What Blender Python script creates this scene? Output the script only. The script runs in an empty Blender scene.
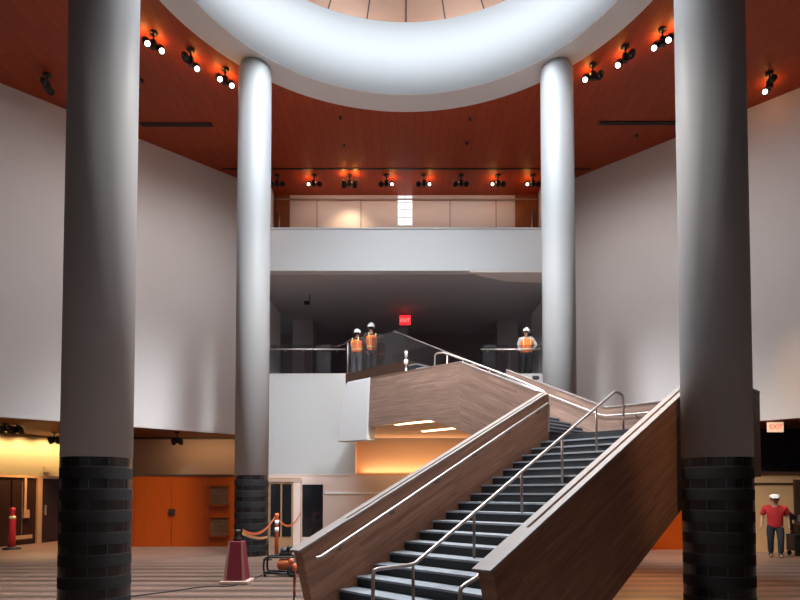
import bpy, bmesh, math, random
from mathutils import Vector, Matrix
random.seed(4)
scene = bpy.context.scene
COL = scene.collection
PI = math.pi
Q = math.sqrt(0.5)

# ------------------------------------------------------------------ camera numbers
F_PX = 594.0
PITCH = math.atan(20.5 / F_PX)
CX, CY, EYE = 406.0, 472.5, 1.8
CP, SP = math.cos(PITCH), math.sin(PITCH)
def _ray(px, py):
    a = (px - CX) / F_PX; b = (CY - py) / F_PX
    return a, CP - b * SP, SP + b * CP
def UY(px, py, Y):
    r = _ray(px, py); k = Y / r[1]
    return Vector((r[0] * k, Y, EYE + r[2] * k))
def UZ(px, py, Z):
    r = _ray(px, py); k = (Z - EYE) / r[2]
    return Vector((r[0] * k, r[1] * k, Z))

# ------------------------------------------------------------------ materials
def new_mat(name):
    m = bpy.data.materials.new(name); m.use_nodes = True
    nt = m.node_tree
    return m, nt, nt.nodes['Principled BSDF']
def plain(name, col, rough=0.5, metal=0.0, spec=0.5, noise=0.0, scale=6.0, bump=0.0):
    m, nt, b = new_mat(name)
    b.inputs['Base Color'].default_value = (*col, 1)
    b.inputs['Roughness'].default_value = rough
    b.inputs['Metallic'].default_value = metal
    b.inputs['Specular IOR Level'].default_value = spec
    if noise > 0 or bump > 0:
        tc = nt.nodes.new('ShaderNodeNewGeometry')
        n = nt.nodes.new('ShaderNodeTexNoise'); n.inputs['Scale'].default_value = scale
        n.inputs['Detail'].default_value = 4
        nt.links.new(tc.outputs['Position'], n.inputs['Vector'])
        if noise > 0:
            r = nt.nodes.new('ShaderNodeMixRGB')
            r.inputs[1].default_value = (*[c * (1 - noise) for c in col], 1)
            r.inputs[2].default_value = (*[min(1, c * (1 + noise)) for c in col], 1)
            nt.links.new(n.outputs['Fac'], r.inputs[0])
            nt.links.new(r.outputs[0], b.inputs['Base Color'])
        if bump > 0:
            bp = nt.nodes.new('ShaderNodeBump'); bp.inputs['Strength'].default_value = bump
            bp.inputs['Distance'].default_value = 0.01
            nt.links.new(n.outputs['Fac'], bp.inputs['Height'])
            nt.links.new(bp.outputs[0], b.inputs['Normal'])
    return m
def glow(name, col, strength):
    m, nt, b = new_mat(name)
    b.inputs['Base Color'].default_value = (*col, 1)
    b.inputs['Emission Color'].default_value = (*col, 1)
    b.inputs['Emission Strength'].default_value = strength
    return m
def dotnode(nt, vec_out, d):
    n = nt.nodes.new('ShaderNodeVectorMath'); n.operation = 'DOT_PRODUCT'
    n.inputs[1].default_value = d
    nt.links.new(vec_out, n.inputs[0])
    return n.outputs['Value']
def wood(name, c1, c2, dirv, upv, row=0.07, length=1.4, rough=0.45, grain=0.3, mortar=0.0015, joint=None, spec=0.4):
    """strip wood: boards run along dirv and stack along upv"""
    m, nt, b = new_mat(name)
    g = nt.nodes.new('ShaderNodeNewGeometry')
    s = dotnode(nt, g.outputs['Position'], dirv); t = dotnode(nt, g.outputs['Position'], upv)
    cb = nt.nodes.new('ShaderNodeCombineXYZ')
    nt.links.new(s, cb.inputs[0]); nt.links.new(t, cb.inputs[1])
    br = nt.nodes.new('ShaderNodeTexBrick')
    br.inputs['Scale'].default_value = 1.0
    br.inputs['Brick Width'].default_value = length
    br.inputs['Row Height'].default_value = row
    br.inputs['Mortar Size'].default_value = mortar
    br.inputs['Color1'].default_value = (*c1, 1)
    br.inputs['Color2'].default_value = (*c2, 1)
    jc = joint or [c * 0.55 for c in c1]
    br.inputs['Mortar'].default_value = (*jc, 1)
    br.offset = 0.37; br.offset_frequency = 2
    nt.links.new(cb.outputs[0], br.inputs['Vector'])
    mp = nt.nodes.new('ShaderNodeVectorMath'); mp.operation = 'MULTIPLY'
    mp.inputs[1].default_value = (1.6, 22.0, 1)
    nt.links.new(cb.outputs[0], mp.inputs[0])
    n = nt.nodes.new('ShaderNodeTexNoise'); n.inputs['Scale'].default_value = 1.0; n.inputs['Detail'].default_value = 5
    nt.links.new(mp.outputs[0], n.inputs['Vector'])
    rp = nt.nodes.new('ShaderNodeMapRange')
    rp.inputs[1].default_value = 0.3; rp.inputs[2].default_value = 0.7
    rp.inputs[3].default_value = 1 - grain; rp.inputs[4].default_value = 1 + grain * 0.4
    nt.links.new(n.outputs['Fac'], rp.inputs[0])
    mx = nt.nodes.new('ShaderNodeVectorMath'); mx.operation = 'SCALE'
    nt.links.new(br.outputs['Color'], mx.inputs[0]); nt.links.new(rp.outputs[0], mx.inputs['Scale'])
    nt.links.new(mx.outputs[0], b.inputs['Base Color'])
    b.inputs['Roughness'].default_value = rough
    b.inputs['Specular IOR Level'].default_value = spec
    return m
def glass(name, tint=(0.75, 0.78, 0.8), refl=0.16):
    m, nt, b = new_mat(name)
    nt.nodes.remove(b)
    out = nt.nodes['Material Output']
    tr = nt.nodes.new('ShaderNodeBsdfTransparent'); tr.inputs[0].default_value = (*tint, 1)
    gl = nt.nodes.new('ShaderNodeBsdfGlossy'); gl.inputs['Roughness'].default_value = 0.03
    gl.inputs[0].default_value = (0.9, 0.92, 0.95, 1)
    lw = nt.nodes.new('ShaderNodeLayerWeight'); lw.inputs[0].default_value = 0.5
    fr = nt.nodes.new('ShaderNodeMath'); fr.operation = 'POWER'; fr.inputs[1].default_value = 4.0
    nt.links.new(lw.outputs['Facing'], fr.inputs[0])
    ad = nt.nodes.new('ShaderNodeMath'); ad.operation = 'ADD'; ad.inputs[1].default_value = refl
    ad.use_clamp = True
    mx = nt.nodes.new('ShaderNodeMixShader')
    nt.links.new(fr.outputs[0], ad.inputs[0]); nt.links.new(ad.outputs[0], mx.inputs[0])
    nt.links.new(tr.outputs[0], mx.inputs[1]); nt.links.new(gl.outputs[0], mx.inputs[2])
    nt.links.new(mx.outputs[0], out.inputs[0])
    return m

SL = math.atan(0.4615); CS, SS = math.cos(SL), math.sin(SL)
M = {}
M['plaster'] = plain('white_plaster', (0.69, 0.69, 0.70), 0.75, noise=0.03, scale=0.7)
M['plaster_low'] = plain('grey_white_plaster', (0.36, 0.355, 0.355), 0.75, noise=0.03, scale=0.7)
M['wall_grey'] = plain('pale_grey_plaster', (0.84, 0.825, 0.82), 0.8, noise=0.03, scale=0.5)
M['front'] = plain('dark_front_wall', (0.12, 0.095, 0.085), 0.8)
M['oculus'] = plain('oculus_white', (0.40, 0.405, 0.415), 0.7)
M['column'] = plain('column_white', (0.40, 0.402, 0.41), 0.5, noise=0.02, scale=1.2)
M['col_dark'] = plain('black_gloss_stone', (0.010, 0.009, 0.010), 0.18)
M['col_matte'] = plain('charcoal_flamed_stone', (0.013, 0.0125, 0.0135), 0.7, spec=0.2, noise=0.25, scale=30)
M['ceil'] = wood('red_brown_ceiling_wood', (0.45, 0.066, 0.018), (0.40, 0.057, 0.016), (0, 1, 0), (1, 0, 0), row=0.30, length=2.4, rough=0.55, grain=0.16, mortar=0.008)
M['peach'] = plain('pale_wood_panel', (0.72, 0.47, 0.35), 0.6, noise=0.06, scale=2)
M['stair_u'] = wood('stair_wood_rising', (0.41, 0.200, 0.125), (0.32, 0.152, 0.092), (Q * CS, Q * CS, SS), (-Q * SS, -Q * SS, CS))
M['stair_v'] = wood('stair_wood_second_flight', (0.31, 0.198, 0.155), (0.245, 0.152, 0.116), (-Q * CS, Q * CS, SS), (Q * SS, -Q * SS, CS))
M['stair_h'] = wood('stair_wood_level', (0.31, 0.198, 0.155), (0.245, 0.152, 0.116), (-Q, Q, 0), (0, 0, 1))
M['stair_hu'] = wood('stair_wood_landing', (0.31, 0.198, 0.155), (0.245, 0.152, 0.116), (Q, Q, 0), (0, 0, 1))
M['cap'] = plain('pale_wood_cap', (0.27, 0.225, 0.205), 0.4, noise=0.08, scale=9)
M['groove'] = plain('dark_groove', (0.10, 0.075, 0.06), 0.6)
M['step'] = plain('black_stone_riser', (0.017, 0.018, 0.021), 0.55, noise=0.2, scale=20)
M['tread'] = plain('grey_stone_tread', (0.25, 0.265, 0.29), 0.6, noise=0.12, scale=20)
M['steel'] = plain('brushed_steel', (0.46, 0.40, 0.37), 0.45, metal=0.9)
M['bronze'] = plain('bronze_post', (0.20, 0.15, 0.13), 0.4, metal=0.6)
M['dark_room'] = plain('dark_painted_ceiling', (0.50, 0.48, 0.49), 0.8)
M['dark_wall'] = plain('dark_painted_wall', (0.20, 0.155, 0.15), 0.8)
M['pier'] = plain('dark_grey_pier', (0.36, 0.29, 0.28), 0.8)
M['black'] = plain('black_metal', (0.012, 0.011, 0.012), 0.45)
M['rubber'] = plain('black_rubber', (0.015, 0.015, 0.016), 0.8)
M['glass'] = glass('clear_rail_glass', (0.80, 0.80, 0.82), 0.05)
M['guard'] = glass('stair_guard_glass', (0.74, 0.74, 0.76), 0.075)
M['door_glass'] = plain('dark_door_glass', (0.012, 0.012, 0.014), 0.08)
M['orange'] = wood('orange_veneer', (0.34, 0.048, 0.0006), (0.31, 0.042, 0.0006), (0, 0, 1), (1, 0, 0), row=2.2, length=5.0, rough=0.4, grain=0.12, mortar=0.006)
M['vent'] = plain('brown_vent_mesh', (0.20, 0.075, 0.035), 0.6)
M['pink'] = plain('pink_beige_paint', (0.58, 0.45, 0.40), 0.7, noise=0.04, scale=1.5)
M['patch'] = plain('lit_ceiling_patch', (0.88, 0.80, 0.76), 0.8)
M['beige'] = plain('beige_paint', (0.40, 0.28, 0.22), 0.8)
M['ochre'] = plain('ochre_board', (0.62, 0.37, 0.17), 0.6, noise=0.06, scale=2)
M['tan'] = plain('tan_paint', (0.68, 0.43, 0.28), 0.7)
M['yellow'] = plain('warm_white_paint', (0.68, 0.50, 0.27), 0.8)
M['soffit'] = wood('brown_soffit_wood', (0.26, 0.09, 0.035), (0.22, 0.075, 0.03), (0, 1, 0), (1, 0, 0), row=0.3, length=3, rough=0.6, grain=0.15)
M['trim_dark'] = plain('dark_brown_trim', (0.05, 0.022, 0.012), 0.5)
M['frame_tan'] = plain('tan_door_frame', (0.30, 0.17, 0.085), 0.5)
M['door_dark'] = plain('dark_brown_door', (0.016, 0.007, 0.005), 0.35)
M['red'] = plain('delineator_red', (0.55, 0.02, 0.025), 0.4)
M['cone'] = plain('burgundy_plastic', (0.15, 0.010, 0.022), 0.5, noise=0.15, scale=10)
M['cone_edge'] = plain('rusty_pink_strip', (0.30, 0.15, 0.11), 0.6)
M['cone_base'] = plain('dusty_pink_plastic', (0.50, 0.33, 0.28), 0.6)
M['tape'] = plain('caution_tape', (0.72, 0.38, 0.16), 0.5)
M['tape_red'] = plain('red_orange_plastic', (0.62, 0.13, 0.04), 0.5)
M['white'] = plain('white_plastic', (0.80, 0.80, 0.80), 0.4)
M['tank'] = plain('orange_tank_paint', (0.62, 0.17, 0.06), 0.35)
M['vest'] = plain('hi_vis_orange', (1.0, 0.20, 0.03), 0.7)
M['vest_band'] = plain('hi_vis_band', (0.85, 0.72, 0.30), 0.5)
M['navy'] = plain('dark_work_trousers', (0.014, 0.015, 0.019), 0.8)
M['greytrouser'] = plain('grey_work_trousers', (0.075, 0.072, 0.080), 0.8)
M['dark_shirt'] = plain('dark_shirt', (0.040, 0.030, 0.032), 0.8)
M['grey_shirt'] = plain('light_grey_shirt', (0.45, 0.44, 0.45), 0.8)
M['red_shirt'] = plain('red_shirt', (0.42, 0.012, 0.012), 0.8)
M['skin'] = plain('skin', (0.42, 0.22, 0.15), 0.55)
M['lips'] = plain('lips', (0.30, 0.10, 0.08), 0.5)
M['hair'] = plain('dark_hair', (0.02, 0.014, 0.01), 0.6)
M['boot'] = plain('dark_boot', (0.03, 0.022, 0.018), 0.6)
M['lamp_on'] = glow('lamp_lit', (1.0, 0.86, 0.70), 5.0)
M['lamp_warm'] = glow('lamp_lit_warm', (1.0, 0.72, 0.40), 6.0)
M['lin_on'] = glow('linear_lamp_lit', (1.0, 0.66, 0.36), 5.0)
M['lamp_off'] = plain('lamp_unlit', (0.03, 0.03, 0.035), 0.2)
M['exit_red'] = glow('exit_red', (1.0, 0.02, 0.03), 1.6)
M['exit_box'] = glow('exit_face', (0.9, 0.55, 0.36), 0.75)
M['exit_let'] = glow('exit_letters', (0.9, 0.12, 0.05), 0.9)
M['exit_dark'] = glow('exit_letter_pale', (1.0, 0.45, 0.35), 0.9)
M['window_sky'] = glow('daylit_window', (0.86, 0.93, 1.0), 0.85)
M['mullion'] = plain('window_mullion', (0.35, 0.36, 0.38), 0.5)
M['wood_pil'] = wood('red_wood_panel', (0.30, 0.10, 0.045), (0.26, 0.085, 0.038), (0, 0, 1), (1, 0, 0), row=0.5, length=3, rough=0.3, grain=0.2)
M['gallery'] = plain('gallery_panel', (0.74, 0.66, 0.63), 0.5)

def floor_mat():
    m, nt, b = new_mat('striped_floor_boards')
    g = nt.nodes.new('ShaderNodeNewGeometry')
    sp = nt.nodes.new('ShaderNodeSeparateXYZ'); nt.links.new(g.outputs['Position'], sp.inputs[0])
    n1 = nt.nodes.new('ShaderNodeTexNoise'); n1.inputs['Scale'].default_value = 1.0; n1.inputs['Detail'].default_value = 3
    v = nt.nodes.new('ShaderNodeVectorMath'); v.operation = 'MULTIPLY'; v.inputs[1].default_value = (0.12, 2.4, 1)
    nt.links.new(g.outputs['Position'], v.inputs[0]); nt.links.new(v.outputs[0], n1.inputs['Vector'])
    # stripe: sin of y over the board pitch
    mu = nt.nodes.new('ShaderNodeMath'); mu.operation = 'MULTIPLY'; mu.inputs[1].default_value = 2 * PI / 0.62
    nt.links.new(sp.outputs[1], mu.inputs[0])
    sn = nt.nodes.new('ShaderNodeMath'); sn.operation = 'SINE'; nt.links.new(mu.outputs[0], sn.inputs[0])
    mr = nt.nodes.new('ShaderNodeMapRange'); mr.interpolation_type = 'SMOOTHSTEP'
    mr.inputs[1].default_value = -0.55; mr.inputs[2].default_value = 0.45
    nt.links.new(sn.outputs[0], mr.inputs[0])
    # boards stop short of the walls
    fy = nt.nodes.new('ShaderNodeMapRange'); fy.inputs[1].default_value = 16.2; fy.inputs[2].default_value = 14.6
    nt.links.new(sp.outputs[1], fy.inputs[0])
    inv = nt.nodes.new('ShaderNodeMath'); inv.operation = 'SUBTRACT'; inv.inputs[0].default_value = 1
    nt.links.new(mr.outputs[0], inv.inputs[1])
    st = nt.nodes.new('ShaderNodeMath'); st.operation = 'MULTIPLY'
    nt.links.new(inv.outputs[0], st.inputs[0]); nt.links.new(fy.outputs[0], st.inputs[1])
    nr = nt.nodes.new('ShaderNodeMapRange'); nr.inputs[1].default_value = 0.35; nr.inputs[2].default_value = 0.7
    nr.inputs[3].default_value = 0.35; nr.inputs[4].default_value = 1.0
    nt.links.new(n1.outputs['Fac'], nr.inputs[0])
    st2 = nt.nodes.new('ShaderNodeMath'); st2.operation = 'MULTIPLY'
    nt.links.new(st.outputs[0], st2.inputs[0]); nt.links.new(nr.outputs[0], st2.inputs[1])
    mx = nt.nodes.new('ShaderNodeMixRGB')
    mx.inputs[1].default_value = (0.155, 0.098, 0.074, 1); mx.inputs[2].default_value = (0.034, 0.020, 0.015, 1)
    nt.links.new(st2.outputs[0], mx.inputs[0])
    n2 = nt.nodes.new('ShaderNodeTexNoise'); n2.inputs['Scale'].default_value = 1.1; n2.inputs['Detail'].default_value = 5
    nt.links.new(g.outputs['Position'], n2.inputs['Vector'])
    r2 = nt.nodes.new('ShaderNodeMapRange'); r2.inputs[1].default_value = 0.3; r2.inputs[2].default_value = 0.7
    r2.inputs[3].default_value = 0.85; r2.inputs[4].default_value = 1.1
    nt.links.new(n2.outputs['Fac'], r2.inputs[0])
    sc = nt.nodes.new('ShaderNodeVectorMath'); sc.operation = 'SCALE'
    nt.links.new(mx.outputs[0], sc.inputs[0]); nt.links.new(r2.outputs[0], sc.inputs['Scale'])
    nt.links.new(sc.outputs[0], b.inputs['Base Color'])
    b.inputs['Roughness'].default_value = 0.42
    b.inputs['Specular IOR Level'].default_value = 0.35
    return m
M['floor'] = floor_mat()

# ------------------------------------------------------------------ mesh helpers
class MB:
    """collects shapes and links them as ONE mesh object"""
    def __init__(self):
        self.bm = bmesh.new(); self.mi = 0
    def _face(self, vs, smooth=False):
        try:
            f = self.bm.faces.new(vs); f.material_index = self.mi; f.smooth = smooth
            return f
        except ValueError:
            return None
    def prism(self, poly, ext):
        """poly: list of 3D points, ext: extrusion vector"""
        ext = Vector(ext)
        a = [self.bm.verts.new(Vector(p)) for p in poly]
        b = [self.bm.verts.new(Vector(p) + ext) for p in poly]
        self._face(a); self._face(list(reversed(b)))
        n = len(a)
        for i in range(n):
            self._face([a[i], b[i], b[(i + 1) % n], a[(i + 1) % n]])
        return self
    def slab(self, pts2, z0, z1):
        return self.prism([(p[0], p[1], z0) for p in pts2], (0, 0, z1 - z0))
    def box(self, x0, x1, y0, y1, z0, z1):
        return self.slab([(x0, y0), (x1, y0), (x1, y1), (x0, y1)], z0, z1)
    def obox(self, c, ax, ay, az, sx, sy, sz):
        c, ax, ay, az = Vector(c), Vector(ax), Vector(ay), Vector(az)
        p = [c - ax * sx / 2 - ay * sy / 2 - az * sz / 2, c + ax * sx / 2 - ay * sy / 2 - az * sz / 2,
             c + ax * sx / 2 + ay * sy / 2 - az * sz / 2, c - ax * sx / 2 + ay * sy / 2 - az * sz / 2]
        return self.prism(p, az * sz)
    def tube(self, pts, r, n=10, caps=True):
        pts = [Vector(p) for p in pts]
        rs = r if isinstance(r, (list, tuple)) else [r] * len(pts)
        rings = []
        up = None
        for i, p in enumerate(pts):
            if i == 0: t = pts[1] - p
            elif i == len(pts) - 1: t = p - pts[i - 1]
            else: t = (pts[i + 1] - p).normalized() + (p - pts[i - 1]).normalized()
            t.normalize()
            if up is None:
                up = Vector((0, 0, 1)) if abs(t.z) < 0.9 else Vector((1, 0, 0))
            s = t.cross(up).normalized(); up = s.cross(t).normalized()
            rings.append([self.bm.verts.new(p + (s * math.cos(2 * PI * k / n) + up * math.sin(2 * PI * k / n)) * rs[i]) for k in range(n)])
        for a, b in zip(rings, rings[1:]):
            for k in range(n):
                self._face([a[k], a[(k + 1) % n], b[(k + 1) % n], b[k]], True)
        if caps:
            self._face(list(reversed(rings[0]))); self._face(rings[-1])
        return self
    def lathe(self, prof, n=48, c=(0, 0, 0), a0=0.0, a1=2 * PI, mats=None, smooth=True, axis=None):
        """prof: (r, z) list; axis: optional 3x3 matrix"""
        c = Vector(c); full = abs(a1 - a0 - 2 * PI) < 1e-6
        m = n if full else n + 1
        rings = []
        for r, z in prof:
            ring = []
            if r < 1e-6:
                p = Vector((0, 0, z))
                ring = [self.bm.verts.new(c + (axis @ p if axis else p))] * m
            else:
                for k in range(m):
                    t = a0 + (a1 - a0) * k / n
                    p = Vector((r * math.cos(t), r * math.sin(t), z))
                    ring.append(self.bm.verts.new(c + (axis @ p if axis else p)))
            rings.append(ring)
        for i, (a, b) in enumerate(zip(rings, rings[1:])):
            if mats: self.mi = mats[i]
            for k in range(n):
                k2 = (k + 1) % m if full else k + 1
                vs = []
                for v in (a[k], a[k2], b[k2], b[k]):
                    if v not in vs: vs.append(v)
                if len(vs) >= 3: self._face(vs, smooth)
        return self
    def ball(self, c, rx, ry=None, rz=None, n=12):
        ry = ry or rx; rz = rz or rx
        mat = Matrix.Translation(Vector(c)) @ Matrix.Diagonal((rx, ry, rz, 1))
        r = bmesh.ops.create_uvsphere(self.bm, u_segments=n, v_segments=max(6, n // 2 + 2), radius=1, matrix=mat)
        for v in r['verts']:
            for f in v.link_faces:
                f.smooth = True; f.material_index = self.mi
        return self
    def build(self, name, mats, parent=None, bevel=0.0):
        bmesh.ops.recalc_face_normals(self.bm, faces=self.bm.faces)
        me = bpy.data.meshes.new(name)
        self.bm.to_mesh(me); self.bm.free()
        if not isinstance(mats, (list, tuple)): mats = [mats]
        for m in mats: me.materials.append(m)
        o = bpy.data.objects.new(name, me); COL.objects.link(o)
        if parent: o.parent = parent
        if bevel:
            bv = o.modifiers.new('Bevel', 'BEVEL'); bv.width = bevel; bv.segments = 2; bv.limit_method = 'ANGLE'
        return o
def tag(o, label=None, cat=None, group=None, kind=None):
    if label: o['label'] = label
    if cat: o['category'] = cat
    if group: o['group'] = group
    if kind: o['kind'] = kind
    return o
def empty(name, loc=(0, 0, 0), rz=0.0):
    o = bpy.data.objects.new(name, None); COL.objects.link(o)
    o.location = loc; o.rotation_euler = (0, 0, rz); o.empty_display_size = 0.2
    return o
def structure(o):
    o['kind'] = 'structure'; return o
def copy_tree(o, parent=None):
    c = o.copy(); COL.objects.link(c)
    if parent: c.parent = parent
    for ch in [x for x in bpy.data.objects if x.parent == o]:
        copy_tree(ch, c)
    return c

# ------------------------------------------------------------------ levels
ZC = 14.49      # wood ceiling
YB = 20.07      # plane of slab edges and ground wall
Y3 = 24.90      # wall of the top gallery
Z2 = 5.84       # second floor
ZS = 4.13       # soffit under the big angled walls
ZL = 2.41       # top of low wall linings
OC = (0.0, 12.6)

# floor
structure(MB().box(-19, 19, -9, 27, -0.2, 0.0).build('floor', M['floor']))

# wood ceiling with round hole
def ceiling_ring():
    b = MB(); n = 96; R = 6.70
    outer = []
    for k in range(n):
        t = 2 * PI * k / n
        dx, dy = math.cos(t), math.sin(t)
        s = 1e9
        if dx > 1e-6: s = min(s, (19 - OC[0]) / dx)
        if dx < -1e-6: s = min(s, (-19 - OC[0]) / dx)
        if dy > 1e-6: s = min(s, (Y3 + 0.3 - OC[1]) / dy)
        if dy < -1e-6: s = min(s, (-9 - OC[1]) / dy)
        outer.append((OC[0] + dx * s, OC[1] + dy * s))
    for k in range(n):
        k2 = (k + 1) % n
        t, t2 = 2 * PI * k / n, 2 * PI * k2 / n
        a = (OC[0] + R * math.cos(t), OC[1] + R * math.sin(t)); a2 = (OC[0] + R * math.cos(t2), OC[1] + R * math.sin(t2))
        b.slab([a, a2, outer[k2], outer[k]], ZC, ZC + 0.25)
    bmesh.ops.remove_doubles(b.bm, verts=b.bm.verts, dist=1e-4)
    return b.build('ceiling', M['ceil'])
structure(ceiling_ring())
# white ring lining the oculus: soffit band and drum
ZR = 16.84
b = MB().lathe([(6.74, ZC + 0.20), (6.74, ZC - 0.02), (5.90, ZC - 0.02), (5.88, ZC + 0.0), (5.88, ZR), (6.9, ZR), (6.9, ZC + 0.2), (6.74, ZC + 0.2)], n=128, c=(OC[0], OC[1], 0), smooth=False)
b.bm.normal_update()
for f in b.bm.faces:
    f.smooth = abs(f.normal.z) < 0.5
    if abs(f.normal.z) > 0.5 and f.calc_center_median().z < ZC + 0.1: f.material_index = 1  # paler underside: bounce light put into the ring's colour
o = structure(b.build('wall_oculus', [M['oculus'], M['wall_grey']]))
# upper lantern: pale timber ceiling around the skylight
b = MB(); n = 96
b.lathe([(5.3, 18.0), (10.5, 18.0), (10.5, 18.3), (5.3, 18.3), (5.3, 18.0)], n=n, c=(OC[0], OC[1], 0), smooth=False)
o = structure(b.build('ceiling_lantern', M['peach']))
b = MB()
for k in range(34):
    t = 2 * PI * k / 34 + PI / 2
    d = Vector((math.cos(t), math.sin(t), 0)); s = Vector((-d.y, d.x, 0))
    c = Vector((OC[0], OC[1], 17.995)) + d * 7.9
    b.obox(c, d, s, (0, 0, 1), 5.0, 0.045, 0.012)
structure(b.build('trim_1', M['groove']))
b = MB().lathe([(6.9, ZR - 0.05), (10.5, ZR - 0.05), (10.5, ZR), (6.9, ZR), (6.9, ZR - 0.05)], n=64, c=(OC[0], OC[1], 0), smooth=False)
structure(b.build('floor_lantern', M['oculus']))

# big angled side walls
for s, nm in ((-1, 'left'), (1, 'right')):
    pts = [(s * 5.6, 24.70), (s * 17.6, 13.10), (s * 17.9, 13.42), (s * 5.6, 25.1)]
    structure(MB().slab(pts, ZS, ZC).build('wall_' + nm, M['wall_grey']))
    structure(MB().box(min(s * 17.6, s * 18.0), max(s * 17.6, s * 18.0), -9, 13.1, 0, ZC).build('wall_outer_' + nm, M['front']))
    structure(MB().box(min(s * 18.0, s * 18.3), max(s * 18.0, s * 18.3), 12.9, 27, 0, ZS).build('wall_low_' + nm, M['wall_grey']))
    structure(MB().slab([(s * 17.75, 13.3), (s * 5.6, 24.95), (s * 5.6, 27), (s * 18.3, 27), (s * 18.3, 13.3)], ZS, ZS + 0.25).build('ceiling_low_' + nm, M['soffit']))
structure(MB().box(-18, 18, -9.3, -9.0, 0, ZC).build('wall_front', M['front']))

# ------------------------------------------------------------------ ground level walls
# centre wall (white above, pink beige below)
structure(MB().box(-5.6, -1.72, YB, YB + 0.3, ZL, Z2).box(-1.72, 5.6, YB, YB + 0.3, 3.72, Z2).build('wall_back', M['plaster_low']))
structure(MB().box(-5.6, 5.6, YB, YB + 0.3, 0, ZL).build('wall_lower_back', M['pink']))
structure(MB().box(-1.9, 5.6, YB + 0.62, YB + 0.8, ZL - 0.1, 3.72).box(-1.9, -1.72, YB + 0.3, YB + 0.62, ZL, 3.72).box(-1.72, 5.6, YB + 0.3, YB + 0.62, ZL - 0.1, ZL - 0.001).build('wall_recess', M['tan']))
structure(MB().box(-5.6, -1.75, YB - 0.012, YB, ZL - 0.02, ZL + 0.02).build('trim_2', M['pink']))
# rear wall under the left angled wall
P0 = UZ(0, 433, ZS); P1 = UZ(57, 437, ZS)
d = (P1 - P0).normalized()
A = P0 - d * 2.6; Bp = P1 + d * 0.9
structure(MB().slab([(A.x, A.y), (Bp.x, Bp.y), (Bp.x - 0.1, Bp.y + 0.3), (A.x - 0.2, A.y + 0.3)], 0, ZS).build('wall_rear_left', M['yellow']))
structure(MB().slab([(Bp.x - 0.05, 24.75), (-5.6, 24.75), (-5.6, 25.05), (Bp.x - 0.05, 25.05)], 0, ZS).build('wall_rear_alcove', M['beige']))
structure(MB().box(Bp.x, -5.6, 24.70, 24.749, ZS - 0.09, ZS).build('trim_3', M['trim_dark']))
# orange lined block between the left columns
ob = MB().slab([(-9.7, YB), (-5.6, YB), (-5.6, 22.6), (-9.7, 22.6)], 0, ZL)
structure(ob.build('wall_orange_left', M['orange']))
structure(MB().box(-9.72, -5.6, YB - 0.02, YB, ZL - 0.04, ZL + 0.015).build('trim_4', M['trim_dark']))
# lining with dark doors at far left
La = Vector((-14.40, 15.0, 0)); Lb = Vector((-13.03, 22.75, 0))
ld = (Lb - La).normalized(); ln = Vector((ld.y, -ld.x, 0))     # ln points into the hall
structure(MB().slab([(La.x, La.y), (Lb.x, Lb.y), (Lb.x - 1.2, Lb.y + 0.1), (La.x - 1.6, La.y)], 0, ZL).build('wall_lining_left', M['door_dark']))
structure(MB().slab([(Lb.x - 0.9, 22.6), (-9.7, 22.6), (-9.7, 22.9), (Lb.x - 0.9, 22.9)], 0, ZL).build('wall_lining_alcove', M['orange']))
def on_left(px, py):
    # where the ray of the photograph meets the left lining
    r = _ray(px, py)
    # solve (k*r - La) . ln = 0
    k = (La.x * ln.x + La.y * ln.y) / (r[0] * ln.x + r[1] * ln.y)
    return Vector((r[0] * k, r[1] * k, EYE + r[2] * k))
# head trim and door frames on the left lining
b = MB(); c = (La + Lb) / 2 + ln * 0.03
b.obox((c.x, c.y, ZL - 0.03), ld, ln, (0, 0, 1), (Lb - La).length, 0.06, 0.09)
structure(b.build('trim_5', M['frame_tan']))
def left_strip(px0, px1, py0, py1, mat, name, dep=0.05, parent=None):
    a = on_left(px0, py1); c = on_left(px1, py1); t = on_left(px0, py0)
    z0 = max(0.001, a.z); z1 = t.z
    mid = (a + c) / 2 + ln * (dep / 2 + 0.001)
    wd = (Vector((c.x, c.y, 0)) - Vector((a.x, a.y, 0))).length
    return MB().obox((mid.x, mid.y, (z0 + z1) / 2), ld, ln, (0, 0, 1), wd, dep, z1 - z0).build(name, mat, parent)
structure(left_strip(35, 39.5, 478, 545, M['frame_tan'], 'trim_6', 0.08))
dr = structure(left_strip(41, 57, 479, 541, M['door_glass'], 'door_1', 0.04))
tag(dr)
left_strip(43.5, 44.3, 505, 515, M['steel'], 'door_handle', 0.09, dr)
dr = structure(left_strip(10, 33, 480, 543, M['door_dark'], 'door_2', 0.04))
left_strip(11.5, 31, 536, 540, M['frame_tan'], 'kick_plate', 0.05, dr)
left_strip(20, 20.7, 482, 534, M['groove'], 'door_edge', 0.05, dr)
ph = left_strip(22.6, 25.0, 478, 511, M['frame_tan'], 'conduit', 0.06)
tag(ph, 'tan surface conduit ending in a box on the dark door lining', 'conduit')
left_strip(20.8, 26.6, 510, 518, M['frame_tan'], 'outlet_box', 0.12, ph)
# small horn strobe on yellow wall
r_ = _ray(46.5, 469.5); wn_ = Vector((d.y, -d.x, 0)); k_ = P0.dot(wn_) / (r_[0] * wn_.x + r_[1] * wn_.y)
p = Vector((r_[0] * k_, r_[1] * k_, EYE + r_[2] * k_))
b = MB().obox(p + wn_ * 0.05, d, wn_, (0, 0, 1), 0.24, 0.10, 0.24)
tag(b.build('wall_speaker', M['yellow'], bevel=0.01), 'small cream box on the lit wall above the dark doors', 'wall box')

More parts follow.
